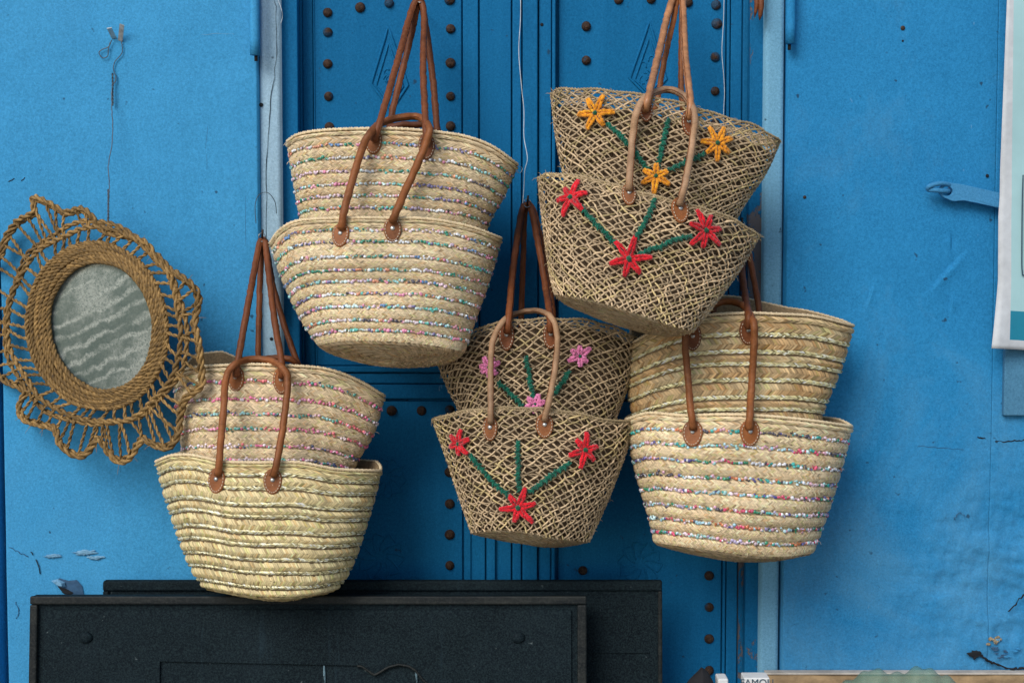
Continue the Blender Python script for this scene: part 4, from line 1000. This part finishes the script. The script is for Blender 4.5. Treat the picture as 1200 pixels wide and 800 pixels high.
# ================================================================== pair 5 (right)
S5u = Surf([(738, 404), (770, 386), (815, 371), (870, 367), (910, 368), (955, 371), (1000, 382)], [(738, 404), (737, 445), (742, 485), (775, 600)], [(1000, 382), (985, 432), (962, 490), (935, 600)],
           [(775, 600), (830, 606), (890, 606), (935, 600)], (-0.155, -0.16, -0.17), (0.100, 0.105, 0.085), (0.0, 0.0), 7, backlift=([0, 0.25, 0.5, 0.75, 1], [0.05, 0.045, 0.035, 0.012, 0.006]))
S5l = Surf([(734, 492), (760, 484), (800, 487), (850, 486), (900, 488), (950, 493), (998, 500)], [(734, 492), (744, 545), (762, 608), (768, 636)], [(998, 500), (982, 560), (964, 615), (951, 648)],
           [(768, 636), (820, 643), (880, 651), (920, 652), (951, 648)], (-0.175, -0.195, -0.225), (0.145, 0.145, 0.13, 0.10), (-0.01, -0.032), 8, backlift=([0, 0.6, 0.8, 1], [0.0, 0.0, 0.009, 0.010]))
b5u = solid_basket(S5u, 'straw basket with glittering gold rows, upper one at the right of the door', dict(kind='gold', rows=12, tone=0.86, warm=0.8, seed=5, tint=(0.97, 0.96, 0.86), trim=0.36, bulge=0.0028, gs=1.1, top=0.09, courses=2, pitch=0.0062, H=0.0016))
b5l = solid_basket(S5l, 'straw basket with jewel coloured sequin rows hanging lowest at right', dict(kind='sequin', rows=8, pal=JEWEL, tone=1.06, warm=0.20, seed=6, dens=1.6, r=0.0036, trim=0.27, run=3, top=0.10, bulge=0.0036))
patch(S5u, b5u, 812, 395, 19, 30, M['leather_dark']); patch(S5u, b5u, 876, 388, 19, 30, M['leather_dark'])
yu = sY(S5u, 812, 388, 0.014); yv = sY(S5u, 876, 380, 0.014)
handle(b5u, [(812, 390, yu), (818, 372, yu - 0.004), (840, 320, -0.15), (862, 276, -0.05), (867, 268, -0.04), (872, 276, -0.06), (869, 310, -0.12), (874, 350, -0.20), (877, 370, yv - 0.004), (877, 384, yv)], M['leather_dark'])
handle(b5u, [(835, 395, -0.11), (838, 350, -0.10), (855, 300, -0.06), (866, 268, -0.03), (870, 266, -0.028), (874, 280, -0.04), (882, 320, -0.08), (889, 358, -0.11), (892, 385, -0.12)], M['leather_dark'], 0.0068)
patch(S5l, b5l, 812, 508, 22, 29, L); patch(S5l, b5l, 878, 507, 22, 29, L)
ya = sY(S5l, 812, 500, 0.010); yb = sY(S5l, 878, 500, 0.010)
handle(b5l, [(812, 502, ya), (810, 484, ya - 0.004), (806, 440, -0.29), (803, 400, yu - 0.022), (809, 378, yu - 0.016), (830, 360, -0.20), (855, 353, -0.19), (873, 360, -0.23), (883, 378, yv - 0.018), (884, 400, yv - 0.02), (881, 450, -0.29), (879, 484, yb - 0.004), (878, 502, yb)], M['leather'], 0.0074)

# ================================================================== pair 4 (upper right, nearest)
S4u = Surf([(646, 109), (656, 104), (690, 104), (740, 109), (800, 121), (850, 137), (885, 147), (914, 165)], [(646, 109), (652, 160), (662, 210), (685, 310)], [(914, 165), (897, 203), (866, 250), (835, 320)],
           [(685, 310), (740, 318), (800, 324), (835, 320)], (-0.215, -0.24, -0.27), (0.100, 0.105, 0.08), (-0.012, 0.0), 9)
S4l = Surf([(631, 208), (648, 203), (690, 208), (740, 222), (800, 238), (850, 252), (890, 276)], [(631, 208), (637, 262), (644, 315), (651, 345)], [(890, 276), (866, 317), (838, 355), (812, 388)],
           [(651, 345), (685, 350), (735, 364), (780, 379), (812, 388)], (-0.235, -0.30, -0.37), (0.145, 0.14, 0.115, 0.085), (-0.02, -0.036), 10, dent=0.009)
b4u = net_basket(S4u, 'net basket with orange yarn flowers, topmost at the right of the door', 0.95, 36, 0.0185, [(699, 134, 21, 0.1, 6), (838, 169, 21, 0.25, 7), (768, 208, 19, 0.5, 6)],
                 [[(712, 146), (735, 168), (758, 198)], [(783, 140), (776, 168), (771, 196)], [(782, 200), (805, 190), (826, 180)]], ORG, dark_sheet0=0.09)
b4l = net_basket(S4l, 'net basket with red yarn flowers overlapping the pink flowered basket', 1.1, 36, 0.019, [(671, 234, 22, 0.25, 6), (824, 271, 23, 0.1, 7), (736, 304, 25, 0.2, 6)],
                 [[(682, 244), (705, 270), (728, 291)], [(768, 234), (756, 258), (746, 278)], [(748, 298), (778, 286), (810, 276)]], RED)
patch(S4u, b4u, 757, 130, 14, 26, M['leather_dark']); patch(S4u, b4u, 806, 145, 14, 28, M['leather_dark'])
yu = sY(S4u, 757, 125, 0.014); yv = sY(S4u, 806, 138, 0.014)
handle(b4u, [(757, 128, yu), (760, 113, yu - 0.004), (772, 62, -0.19), (785, 8, -0.08), (794, -12, -0.05), (799, -10, -0.05), (801, 20, -0.10), (803, 65, -0.21), (809, 120, yv - 0.004), (807, 138, yv)], simple('honey_leather', (0.42, 0.19, 0.08), 0.42, 0, 45, 0.38, 0.5, 0.5, 0.002, 8), 0.0074)
handle(b4u, [(768, 130, -0.15), (779, 70, -0.13), (791, 15, -0.07), (795, -12, -0.035), (799, -10, -0.035), (799, 30, -0.08), (798, 90, -0.13), (800, 130, -0.15)], M['leather'], 0.0062)
patch(S4l, b4l, 737, 229, 15, 26, L); patch(S4l, b4l, 796, 247, 19, 28, L)
ya = sY(S4l, 737, 222, 0.010); yb = sY(S4l, 796, 240, 0.010)
handle(b4l, [(737, 222, ya), (738, 205, ya - 0.006), (741, 165, -0.35), (746, 132, yu - 0.024), (757, 114, yu + 0.010), (775, 106, -0.25), (792, 107, -0.25), (807, 118, yv + 0.010), (814, 138, yv - 0.024), (811, 170, -0.36), (803, 215, yb - 0.01), (796, 240, yb)], LP, 0.0074)

# ------------------------------------------------------------------ nails, ties, strings
def nail(px, py, label, Y=0.09, out=-0.055):
    P = np.array([unp(px, py + 1, out) * [1, 0, 1] + [0, Y, 0], unp(px, py, out), unp(px + 0.5, py - 4, out - 0.012), unp(px + 0.8, py - 10, out - 0.013)])
    root = thing('nail', label, 'nail', P[0], 'nails holding up the hanging baskets')
    part('shank', (*tube(P, 0.0025, 8), M['iron']), root)
    W_ = [unp(px + 4 * math.cos(t), py - 1 + 5 * math.sin(t), out + 0.006 * math.sin(3 * t)) for t in np.linspace(0, 11, 26)]
    part('wire_tie', (*tube(catmull(W_, 3), 0.0010, 5), M['steel']), root)
nail(492, -1, 'bent nail with wire holding the top left pair of baskets')
nail(307, 279, 'nail in the pale frame strip holding the lower left pair of baskets', 0.01)
nail(618, 239, 'nail between the door leaves holding the middle pair of baskets')
nail(797, -12, 'nail holding the top right pair of net baskets')
nail(869, 265, 'nail hidden behind the net baskets holding the right pair')
def wire_thing(name, pts, r, mat, label, cat):
    P = catmull([unp(a, b_, y) for a, b_, y in pts], 8); V, F = tube(P, r, 6); return solo(name, V, F, mat, label, cat)
wire_thing('hanging_string', [(610, -30, 0.03), (610, 20, 0.03), (608, 60, 0.03), (611, 100, 0.03), (614, 130, 0.03), (614, 160, 0.02), (618, 185, 0.0), (615, 200, 0.0), (614, 220, 0.02), (612, 245, 0.03)], 0.0010, M['string'], 'thin white string hanging down the middle of the door', 'string')
wire_thing('hanging_string', [(849, -30, 0.06), (848, 20, 0.06), (846, 60, 0.06), (848, 88, 0.06), (849, 110, 0.06), (848, 136, 0.06), (850, 190, 0.06)], 0.0009, M['string'], 'thin white string at the right edge of the upper door panel', 'string')
wire_thing('loose_wire', [(300, 262, -0.03), (299, 240, -0.03), (304, 228, -0.03), (314, 226, -0.035), (322, 236, -0.03), (324, 250, -0.01)], 0.0009, M['wire'], 'thin dark wire curling out of the pale strip above a nail', 'wire')
wire_thing('loose_thread', [(600, 192, -0.19), (606, 194, -0.17), (612, 197, -0.12), (609, 203, -0.15), (601, 198, -0.19)], 0.0006, M['string'], 'fine pale thread at the right tip of the top left basket', 'thread')
wire_thing('loose_thread', [(326, 0, 0.0), (330, 12, -0.01), (331, 20, 0.0), (329, 28, 0.0)], 0.0008, M['string'], 'short pale thread at the top of the left strip', 'thread')
# frayed leather end at top right
V1, F1 = joinVF([tube(np.array([unp(886, -20, -0.02), unp(887, 5, -0.025), unp(885.5, 14, -0.024), unp(884.5, 20, -0.022)]), [0.006, 0.006, 0.004, 0.0008], 8), tube(np.array([unp(892, -20, -0.022), unp(892, 8, -0.027), unp(891, 18, -0.026), unp(890, 24, -0.024)]), [0.0075, 0.007, 0.005, 0.0008], 8)])
solo('leather_strap', V1, F1, M['leather_dark'], 'frayed brown leather ends hanging at the top beside the right strip', 'strap')

# ------------------------------------------------------------------ wicker mirror
MC = (118, 381)
def mY(px): return -0.138 - 0.00090 * (px - 118)           # its right edge stands off over the basket
def mpt(px, py, out=0.0): return unp(px, py, mY(px) - out)
def ell(a, b_, tilt, n=90, c=MC, wob=0.0, seed=0, out=0.0):
    r = np.random.default_rng(seed); ph = r.uniform(0, 6.28, 4); L_ = []
    for k in range(n):
        t = 2 * math.pi * k / n; w_ = 1 + wob * (math.sin(3 * t + ph[0]) + 0.6 * math.sin(7 * t + ph[1]) + 0.4 * math.sin(11 * t + ph[2]))
        x = a * w_ * math.cos(t); y = b_ * w_ * math.sin(t)
        L_.append(mpt(c[0] + x * math.cos(tilt) - y * math.sin(tilt), c[1] + x * math.sin(tilt) + y * math.cos(tilt), out))
    return np.array(L_)
wm = thing('wicker_mirror', 'oval mirror in a scalloped frame of twisted brown rope on the left shutter', 'mirror', unp(118, 540, -0.07))
TI = math.radians(-9)
def wcol(n, tone=1.0): 
    base_ = np.array([0.245, 0.148, 0.052]) * tone; return np.clip(base_[None] * (1 + 0.26 * RNG.normal(size=(n, 1))) , 0.02, 0.9)
def wrope(name, P, r, parent, closed=False, tone=1.0, ply=3, lay=0.03):
    V, F = rope(P, r, ply, lay, closed, 6, 0.16, 0.0045); T_ = 1 + 0.25 * np.sin(np.arange(len(V)) * 0.013 + RNG.uniform(0, 6)); c = wcol(len(V), tone) * T_[:, None]
    return part(name, (V, F, M['wicker']), parent, col=np.clip(c, 0.02, 0.9))
G = ell(62, 77, TI, 64, (119, 382), out=0.004); Vg = np.vstack([G, G + [0, 0.005, 0], G.mean(0)[None]]); n_ = 64
Fg = [(i, (i + 1) % n_, 2 * n_) for i in range(n_)] + [(i, n_ + i, n_ + (i + 1) % n_, (i + 1) % n_) for i in range(n_)] + [tuple(range(n_, 2 * n_))]
part('mirror_glass', (Vg, Fg, M['glass']), wm, smooth=False)
Bk = ell(76, 90, TI, 64, out=-0.010); Vb = np.vstack([Bk, Bk + [0, 0.006, 0], Bk.mean(0)[None]]); part('backing', (Vb, Fg, M['lining']), wm, smooth=False)
radii = [(61.5, 76.5), (65.5, 80.8), (69.5, 85), (73.5, 89.2), (77.3, 93.2), (81.0, 97)]
for i, (a, b_) in enumerate(radii): wrope('coiled_rope', ell(a, b_, TI, 120, (119 - i, 382), 0.006, i, 0.016 - 0.0022 * i), 0.0055 + 0.0006 * (i % 2), wm, True, 0.82 + 0.14 * (i % 2), 3, 0.036)
# loop rope, slightly wild
loopP = ell(101, 114, TI, 120, (112, 381), 0.018, 40, 0.008); wrope('loop_rope', loopP, 0.0062, wm, True, 1.05, 2, 0.045)
loop2 = ell(106, 119, TI, 120, (112, 381), 0.022, 41, 0.003); wrope('loop_rope', loop2, 0.0058, wm, True, 0.95, 2, 0.05)
scal = [(39, 231), (60, 239), (76, 248), (95, 244), (108, 253), (122, 269), (150, 276), (172, 285), (186, 306), (206, 319), (227, 335), (234, 352), (229, 378), (234, 402), (237, 432), (237, 452), (219, 467), (213, 484), (209, 510), (197, 525), (180, 522), (167, 516), (152, 537), (138, 541), (126, 530), (115, 515), (101, 532), (86, 534), (70, 521), (63, 503), (45, 498), (28, 492), (21, 478), (27, 458), (6, 447), (-12, 432), (-17, 402), (-3, 382), (-16, 350), (-12, 312), (0, 296), (7, 276), (21, 258), (39, 248)]
sc3 = np.array([(a, b_, 0) for a, b_ in scal], float); sc3 = catmull(sc3, 6, True)
scP = np.array([mpt(a, b_, 0.006 + 0.006 * math.sin(i * 0.35)) for i, (a, b_, _) in enumerate(sc3)]); wrope('scallop_rope', scP, 0.0062, wm, True, 1.1, 2, 0.045)
sc4 = sc3.copy(); cc = np.array([114, 384, 0]); sc4 = cc + (sc4 - cc) * 0.975
wrope('scallop_rope', np.array([mpt(a, b_, 0.002 + 0.004 * math.sin(i * 0.27)) for i, (a, b_, _) in enumerate(sc4)]), 0.0055, wm, True, 0.9, 2, 0.04)
# spokes between frame and loop: each a thin twisted stalk
def at_ang(P, t): k = int((t / (2 * math.pi)) % 1 * len(P)) % len(P); return P[k]
inner = ell(82, 98, TI, 240, (114, 382), out=0.008)
for k in range(50):
    t = 2 * math.pi * k / 50 + random.uniform(-.03, .03); a = at_ang(inner, t); b_ = at_ang(loopP, t + 0.10 + random.uniform(-.05, .05))
    mid = (a + b_) / 2 + RNG.normal(size=3) * [0.002, 0.003, 0.002]; wrope('spoke', catmull([a, mid, b_], 4), 0.0038, wm, False, random.uniform(0.8, 1.2), 2, 0.03)
# slanting ties between loop and scalloped rope
ctr = np.array([114, 381])
angs = np.arctan2(sc3[:, 1] - ctr[1], sc3[:, 0] - ctr[0])
lx, ly = proj(loopP); langs = np.arctan2(ly - ctr[1], lx - ctr[0])
for k in range(64):
    i = int(k * len(scP) / 64); q = scP[i]; dd = np.abs(np.angle(np.exp(1j * (langs - angs[i] - random.uniform(-.10, .10))))); a = loopP[np.argmin(dd)]
    if np.linalg.norm(q - a) < 0.010: continue
    mid = (a + q) / 2 + RNG.normal(size=3) * [0.002, 0.003, 0.002]; wrope('spoke', catmull([a, mid, q], 4), 0.0036, wm, False, random.uniform(0.8, 1.25), 2, 0.03)
# frayed fibres
fib = []
for k in range(150):
    i = RNG.integers(len(scP)) if k % 2 else None; p = scP[i] if k % 2 else loopP[RNG.integers(len(loopP))]
    d = RNG.normal(size=3) * [1, 0.6, 1]; d /= np.linalg.norm(d); Lf = RNG.uniform(0.008, 0.026)
    fib.append(tube(np.array([p, p + d * Lf * 0.5 + [0, -0.002, 0], p + d * Lf + [0, -0.001, -0.004]]), [0.0007, 0.0005, 0.0002], 4, caps=False))
V, F = joinVF(fib); part('frayed_fibre', (V, F, M['wicker']), wm, col=wcol(len(V), 1.35), kind='stuff')

# hook with its wire
hk = thing('wall_hook', 'small bent metal bracket with twisted wire above the mirror', 'hook', unp(140, 60, -0.014))
for (pts, w_) in (([(128, 33), (134, 45)], 5.5), ([(143, 29), (141, 48)], 5.5)):
    A = unp(*pts[0], -0.045); B = unp(*pts[1], -0.016); d = (B - A) / np.linalg.norm(B - A); s_ = np.cross(d, [0, 1, 0]); s_ /= np.linalg.norm(s_); s_ *= w_ * 0.001
    q = np.cross(d, s_); q = q / np.linalg.norm(q) * 0.0012
    V = [A - s_ - q, A + s_ - q, B + s_ - q, B - s_ - q, A - s_ + q, A + s_ + q, B + s_ + q, B - s_ + q]
    part('metal_prong', (V, [(0, 1, 2, 3), (7, 6, 5, 4), (0, 4, 5, 1), (1, 5, 6, 2), (2, 6, 7, 3), (3, 7, 4, 0)], M['steel']), hk, smooth=False)
part('wire_loop', (*tube(catmull([unp(a, b_, -0.022) for a, b_ in [(131, 47), (127, 55), (120, 58), (116, 62), (120, 68), (126, 66), (127, 58), (129, 50)]], 6), 0.0011, 6), M['wire']), hk)
wp = catmull([unp(a, b_, -0.020 - max(0.0, b_ - 90) * 0.00052) for a, b_ in [(143, 48), (143, 62), (135, 72), (133, 82), (136, 92), (131, 105), (131, 125), (132, 145), (131, 170), (127, 195), (128, 212), (128, 225), (127, 245), (125, 268), (124, 285)]], 8)
part('hanging_wire', (*tube(wp + RNG.normal(size=wp.shape) * 0.0004, 0.0011, 5), M['wire']), hk)
tw = []
for (y0, y1) in ((86, 124), (222, 262)):
    tw += [rope(np.array([unp(132 if y0 < 150 else 127, y, -0.024 if y0 < 150 else -0.020 - (y - 90) * 0.00052) for y in np.linspace(y0, y1, 10)]), 0.0022, 2, 0.016, False, 5, 0.1, 0.002)]
V, F = joinVF(tw); part('twisted_wire', (V, F, M['wire']), hk)

# ------------------------------------------------------------------ black boards leaning below
def board(name, x0, x1, pytop, Yt, Yb, label, carve=False):
    """leaning board: local u along x, z up to the top edge"""
    zt = wz(pytop, Yt); top = np.array([0, Yt, zt]); foot = np.array([0, Yb, 0.02]); dirv = (top - foot); Ln = np.linalg.norm(dirv); dirv /= Ln
    n = np.array([0, -dirv[2], dirv[1]]); xa = wx(x0, pytop, Yt); xb = wx(x1, pytop, Yt)
    root = thing(name, label, 'board', (0.5 * (xa + xb), Yb, 0.02), 'black wooden boards leaning on the door')
    def P(x, d, h): return np.array([x, 0, 0]) + top - dirv * d + n * h        # d metres down from top, h out
    def bx(nm, xa_, xb_, d0, d1, h0, h1, mat, parent=root, bev=0.003):
        V = np.array([P(x, d, h) for x in (xa_, xb_) for h in (h1, h0) for d in (d1, d0)]); return part(nm, (V, boxVF(0, 1, 0, 1, 0, 1)[1], M[mat]), parent, smooth=False, bevel=bev)
    return root, P, bx, xa, xb, Ln
rb, Pb, bxb, xa, xb, Ln = board('black_board', 121, 776, 680, -0.10, -0.18, 'larger black wooden board standing behind the front one, its right side showing')
bxb('panel', xa, xb, 0, Ln, -0.02, 0.0, 'bwood'); bxb('frame_rail', xa + 0.001, xb - 0.001, 0.001, 0.022, 0.0005, 0.008, 'bwood')
bxb('frame_stile', xb - 0.010, xb - 0.0005, 0.0235, Ln, 0.0005, 0.006, 'bedge'); bxb('frame_stile', xa + 0.0005, xa + 0.014, 0.0235, Ln, 0.0005, 0.006, 'bwood')
bxb('inner_ridge', xb - 0.175, xb - 0.03, 0.160, 0.165, 0.0005, 0.003, 'bwood')
rf, Pf, bxf, xa, xb, Ln = board('black_board', 37, 687, 698, -0.20, -0.30, 'front black carved wooden board below the gold striped basket')
bxf('panel', xa, xb, 0, Ln, -0.03, 0.0, 'bwood')
bxf('frame_rail', xa, xb, -0.001, 0.017, 0.0008, 0.012, 'bedge')
bxf('frame_stile', xa, xa + 0.017, 0.018, Ln, 0.0008, 0.012, 'bedge'); bxf('frame_stile', xb - 0.020, xb, 0.018, Ln, 0.0008, 0.012, 'bedge')
# raised field round a sunken panel with carved arch top
zt0 = wz(772, -0.20); dsc = (wz(698, -0.20) - zt0)
xs0 = wx(190, 772, -0.2)
def arch(px):   # edge of the sunken field in pixels
    return np.interp(px, [190, 425, 434, 440, 446, 456, 468, 480, 488, 496, 505], [772, 777, 783, 787, 784, 778, 775, 777, 782, 792, 800])
cols = [(xa + 0.030, Ln), (wx(190, 772, -0.2), Ln)] + [(wx(px, 772, -0.2), wz(698, -0.2) - wz(float(arch(px)), -0.2)) for px in np.linspace(190.01, 505, 60)] + [(wx(505.05, 772, -0.2), Ln), (xb - 0.034, Ln)]
V = []; n = len(cols)
for x, dd in cols: V += [Pf(x, 0.030, 0.006), Pf(x, dd, 0.006), Pf(x, dd, 0.0008), Pf(x, 0.030, 0.0008)]
Fq = []
for i in range(n - 1):
    for a, b_ in ((0, 1), (1, 2), (3, 0)): Fq.append((i * 4 + a, i * 4 + b_, (i + 1) * 4 + b_, (i + 1) * 4 + a))
Fq += [(0, 3, 2, 1), ((n - 1) * 4, (n - 1) * 4 + 1, (n - 1) * 4 + 2, (n - 1) * 4 + 3)]
part('field_board', (V, Fq, M['bwood']), rf, smooth=False)
Q = [Pf(wx(px, 772, -0.2), wz(698, -0.2) - wz(arch(px), -0.2) + 0.001, 0.007) for px in np.linspace(420, 505, 40)]
part('carved_moulding', (*tube(np.array(Q), 0.0028, 6), M['bedge']), rf)
M['scrape'] = simple('blue_grey_scrape', (0.10, 0.17, 0.20), 0.8, 0, 200, 0.6, 0.5)
for px in (381, 488):
    Q = np.array([Pf(wx(px + d, 772, -0.2), 0.152 + k * 0.02, 0.0025) for k, d in enumerate((0, 0.6, 1.5))]); part('scraped_mark', (*tube(Q, [0.002, 0.003, 0.0015], 5), M['scrape']), rf)
for px, nm in ((103, 'boss'), (607, 'boss')):
    c = Pf(wx(px, 745, -0.2), wz(698, -0.2) - wz(745, -0.2), 0.007); V, F = blob(c, (0.016, 0.008, 0.013), 14, 8); part(nm, (V, F, M['bwood']), rf)

# ------------------------------------------------------------------ poster and block at right
px0 = np.array([(1181, -60), (1180, 0), (1176, 100), (1172, 200), (1171.5, 232), (1170, 250), (1169.5, 330), (1165, 380), (1162, 408)], float)
def poster():
    rows = np.r_[np.linspace(-60, 361, 40), 363, np.linspace(366, 395, 4), 397, 403, 408]
    colsx = np.array([0, 7, 14.5, 21, 27, 34, 60, 100, 160, 200]); V = []
    for py in rows:
        ex = np.interp(py, px0[:, 1], px0[:, 0]); curl = 0.014 * np.exp(-((py - 408) / 45.0) ** 2)
        for c_ in colsx:
            k = np.exp(-(c_ / 16) ** 2); Y = -0.057 - curl * k - 0.004 * math.sin(py * 0.021 + c_ * 0.02) - 0.003 * k * math.sin(py * 0.05)
            x = 1171 + c_ if c_ > 20 else ex + c_ * (1171 + 20 - ex) / 20.0 if c_ > 0 else ex
            V.append(unp(x if c_ > 20 else ex + c_ * ((1191 - ex) / 20.0 if c_ > 0 else 1), py + c_ * 0.07, Y))
    nc = len(colsx); F, fm = [], []
    for i in range(len(rows) - 1):
        for j in range(nc - 1):
            F.append((i * nc + j, i * nc + j + 1, (i + 1) * nc + j + 1, (i + 1) * nc + j))
            y = (rows[i] + rows[i + 1]) / 2
            fm.append(0 if (j < 2 or y > 397) else (2 if 363 < y < 397 else (3 if (j == 4 and 262 < y < 322 and False) else 1)))
    return np.array(V), np.array(F), fm
V, F, fm = poster()
pst = thing('poster', 'white bordered aqua poster hanging at the right edge of the photo', 'poster', V[-1])
sheet = part('sheet', (V, F, [M['paper'], M['aqua'], M['teal'], M['navy']]), pst, fmat=fm)
md = sheet.modifiers.new('thick', 'SOLIDIFY'); md.thickness = 0.0006; md.offset = 1
# rounded dark outline printed on the aqua field
Q = catmull([unp(a, b_, -0.0645) for a, b_ in [(1199, 205), (1198, 240), (1197.5, 290), (1198, 318), (1203, 323), (1240, 324), (1300, 325)]], 6); Tq = []
V2 = []
for i, p in enumerate(Q):
    d = Q[min(i + 1, len(Q) - 1)] - Q[max(i - 1, 0)]; d /= np.linalg.norm(d); s_ = np.array([d[2], 0, -d[0]]) * 0.0016; V2 += [p - s_, p + s_]
part('printed_outline', (V2, [(2 * i, 2 * i + 1, 2 * i + 3, 2 * i + 2) for i in range(len(Q) - 1)], M['navy']), pst, smooth=False)
solo('wooden_block', *boxVF(wx(1177, 450, -0.03), wx(1300, 450, -0.03), -0.030, -0.014, wz(487, -0.03), wz(395, -0.03)), paint('worn_blue_block', (0.05, 0.17, 0.29), (0.08, 0.24, 0.38), chip=0.06, bmp=0.8, grime=0.7), 'worn blue wooden block under the corner of the poster', 'block', bevel=0.003, smooth=False)

# ------------------------------------------------------------------ ledge and goods at the bottom right
lg = thing('stone_ledge', 'pale worn ledge running along the foot of the right shutter', 'ledge', (0.9, -0.08, 0.0))
xl0 = wx(905, 786, -0.1)
def led_rel(X, Z): return fnoise(X * 3, Z * 6, 31, 0.0018)
part('ledge_body', (*grid_panel(xl0, 1.9, 0.0, wz(790.5, -0.04), -0.04, 120, 60, led_rel, 0.02), M['ledge']), lg)
zt = wz(790.5, -0.04); part('ledge_top', (*boxVF(xl0 - 0.004, 1.9, -0.044, -0.0165, zt + 0.001, zt + 0.006), M['ledgetop']), lg, smooth=False, bevel=0.003)
def heap(x0, x1, peaks, Y0, depth, zb, mat, name, label, cat, seed, amp=0.004):
    nx, ny = 60, 20; r = np.random.default_rng(seed); V = []
    for j in range(ny):
        t = j / (ny - 1); 
        for i in range(nx):
            px = x0 + (x1 - x0) * i / (nx - 1); top = min(np.interp(px, [p[0] for p in peaks], [p[1] for p in peaks]), 1e9)
            zt_ = wz(top, Y0 - 0.5 * depth); k = math.sin(math.pi * t) ** 0.8
            z = zb + (zt_ - zb) * k + amp * math.sin(px * 0.31 + t * 5) * k * 0.6; V.append([wx(px, 790, Y0 - depth / 2), Y0 - depth * t, z])
    V = np.array(V); F = [(j * nx + i, j * nx + i + 1, (j + 1) * nx + i + 1, (j + 1) * nx + i) for j in range(ny - 1) for i in range(nx - 1)]
    n0 = len(V); Vb = V.copy(); Vb[:, 2] = zb - 0.002; 
    return solo(name, V, F, mat, label, cat)
zl = 0.62
# stall table that carries the goods just below the frame
tb = thing('stall_table', 'low trading table of goods just below the picture edge at right', 'table', (0.85, -0.42, 0.0))
tz = wz(818, -0.20)
part('table_top', (*boxVF(0.30, 1.75, -0.62, -0.20, tz - 0.03, tz), M['bedge']), tb, smooth=False, bevel=0.003)
for x in (0.34, 1.70):
    for y in (-0.59, -0.23): part('leg', (*boxVF(x - 0.02, x + 0.02, y - 0.02, y + 0.02, 0, tz - 0.031), M['bedge']), tb, smooth=False)
heap(975, 1150, [(975, 812), (990, 800), (1022, 783), (1050, 789), (1062, 787), (1078, 780), (1096, 786), (1120, 797), (1150, 812)], -0.36, 0.14, tz + 0.001, M['bag'], 'mesh_bag', 'translucent green bag with two peaks in front of the ledge', 'bag', 3, 0.007)
heap(796, 842, [(796, 812), (808, 796), (822, 781), (830, 787), (836, 798), (842, 812)], -0.40, 0.10, tz + 0.001, M['black'], 'cloth_bundle', 'black pointed bundle of cloth at the bottom edge left of the packet', 'bundle', 4, 0.001)
solo('white_box', *boxVF(wx(838, 795, -0.42), wx(850, 795, -0.42), -0.46, -0.42, tz + 0.001, wz(795, -0.46)), M['white'], 'small plain white box next to the black bundle', 'box', bevel=0.003, smooth=False)
pk = thing('printed_packet', 'red and white printed packet below the right frame strip', 'packet', (wx(885, 795, -0.45), -0.44, tz))
zk = wz(795.5, -0.46)
part('carton', (*boxVF(wx(872, 795, -0.46), wx(902, 795, -0.46), -0.46, -0.42, tz + 0.001, zk + 0.003), M['white']), pk, smooth=False, bevel=0.002)
V, F = blob(np.array([wx(865, 795, -0.46), -0.44, tz + 0.011]), (0.012, 0.018, 0.020), 12, 8); V[:, 2] = np.clip(V[:, 2], tz + 0.001, zk + 0.006); part('red_end', (V, F, M['red']), pk)
V, F = blob(np.array([wx(906, 795, -0.46), -0.44, tz + 0.012]), (0.013, 0.018, 0.022), 12, 8); V[:, 2] = np.clip(V[:, 2], tz + 0.001, zk + 0.007); part('red_end', (V, F, M['red']), pk)
tc = bpy.data.curves.new('letters', 'FONT'); tc.body = 'FAMOU'; tc.size = 0.020; tc.extrude = 0.0003; tc.align_x = 'CENTER'
to = bpy.data.objects.new('letters_tmp', tc); C.objects.link(to)
bpy.context.view_layer.update()
dg = bpy.context.evaluated_depsgraph_get(); tm = bpy.data.meshes.new_from_object(to.evaluated_get(dg)); bpy.data.objects.remove(to)
tm.transform(Matrix.Rotation(math.radians(90), 4, 'X')); tm.materials.clear(); tm.materials.append(M['navy'])
lo = bpy.data.objects.new('lettering', tm); C.objects.link(lo); lo.parent = pk
lo.location = (wx(887, 795, -0.46) - pk.location.x, -0.4612 - pk.location.y, zk - 0.013 - tz)
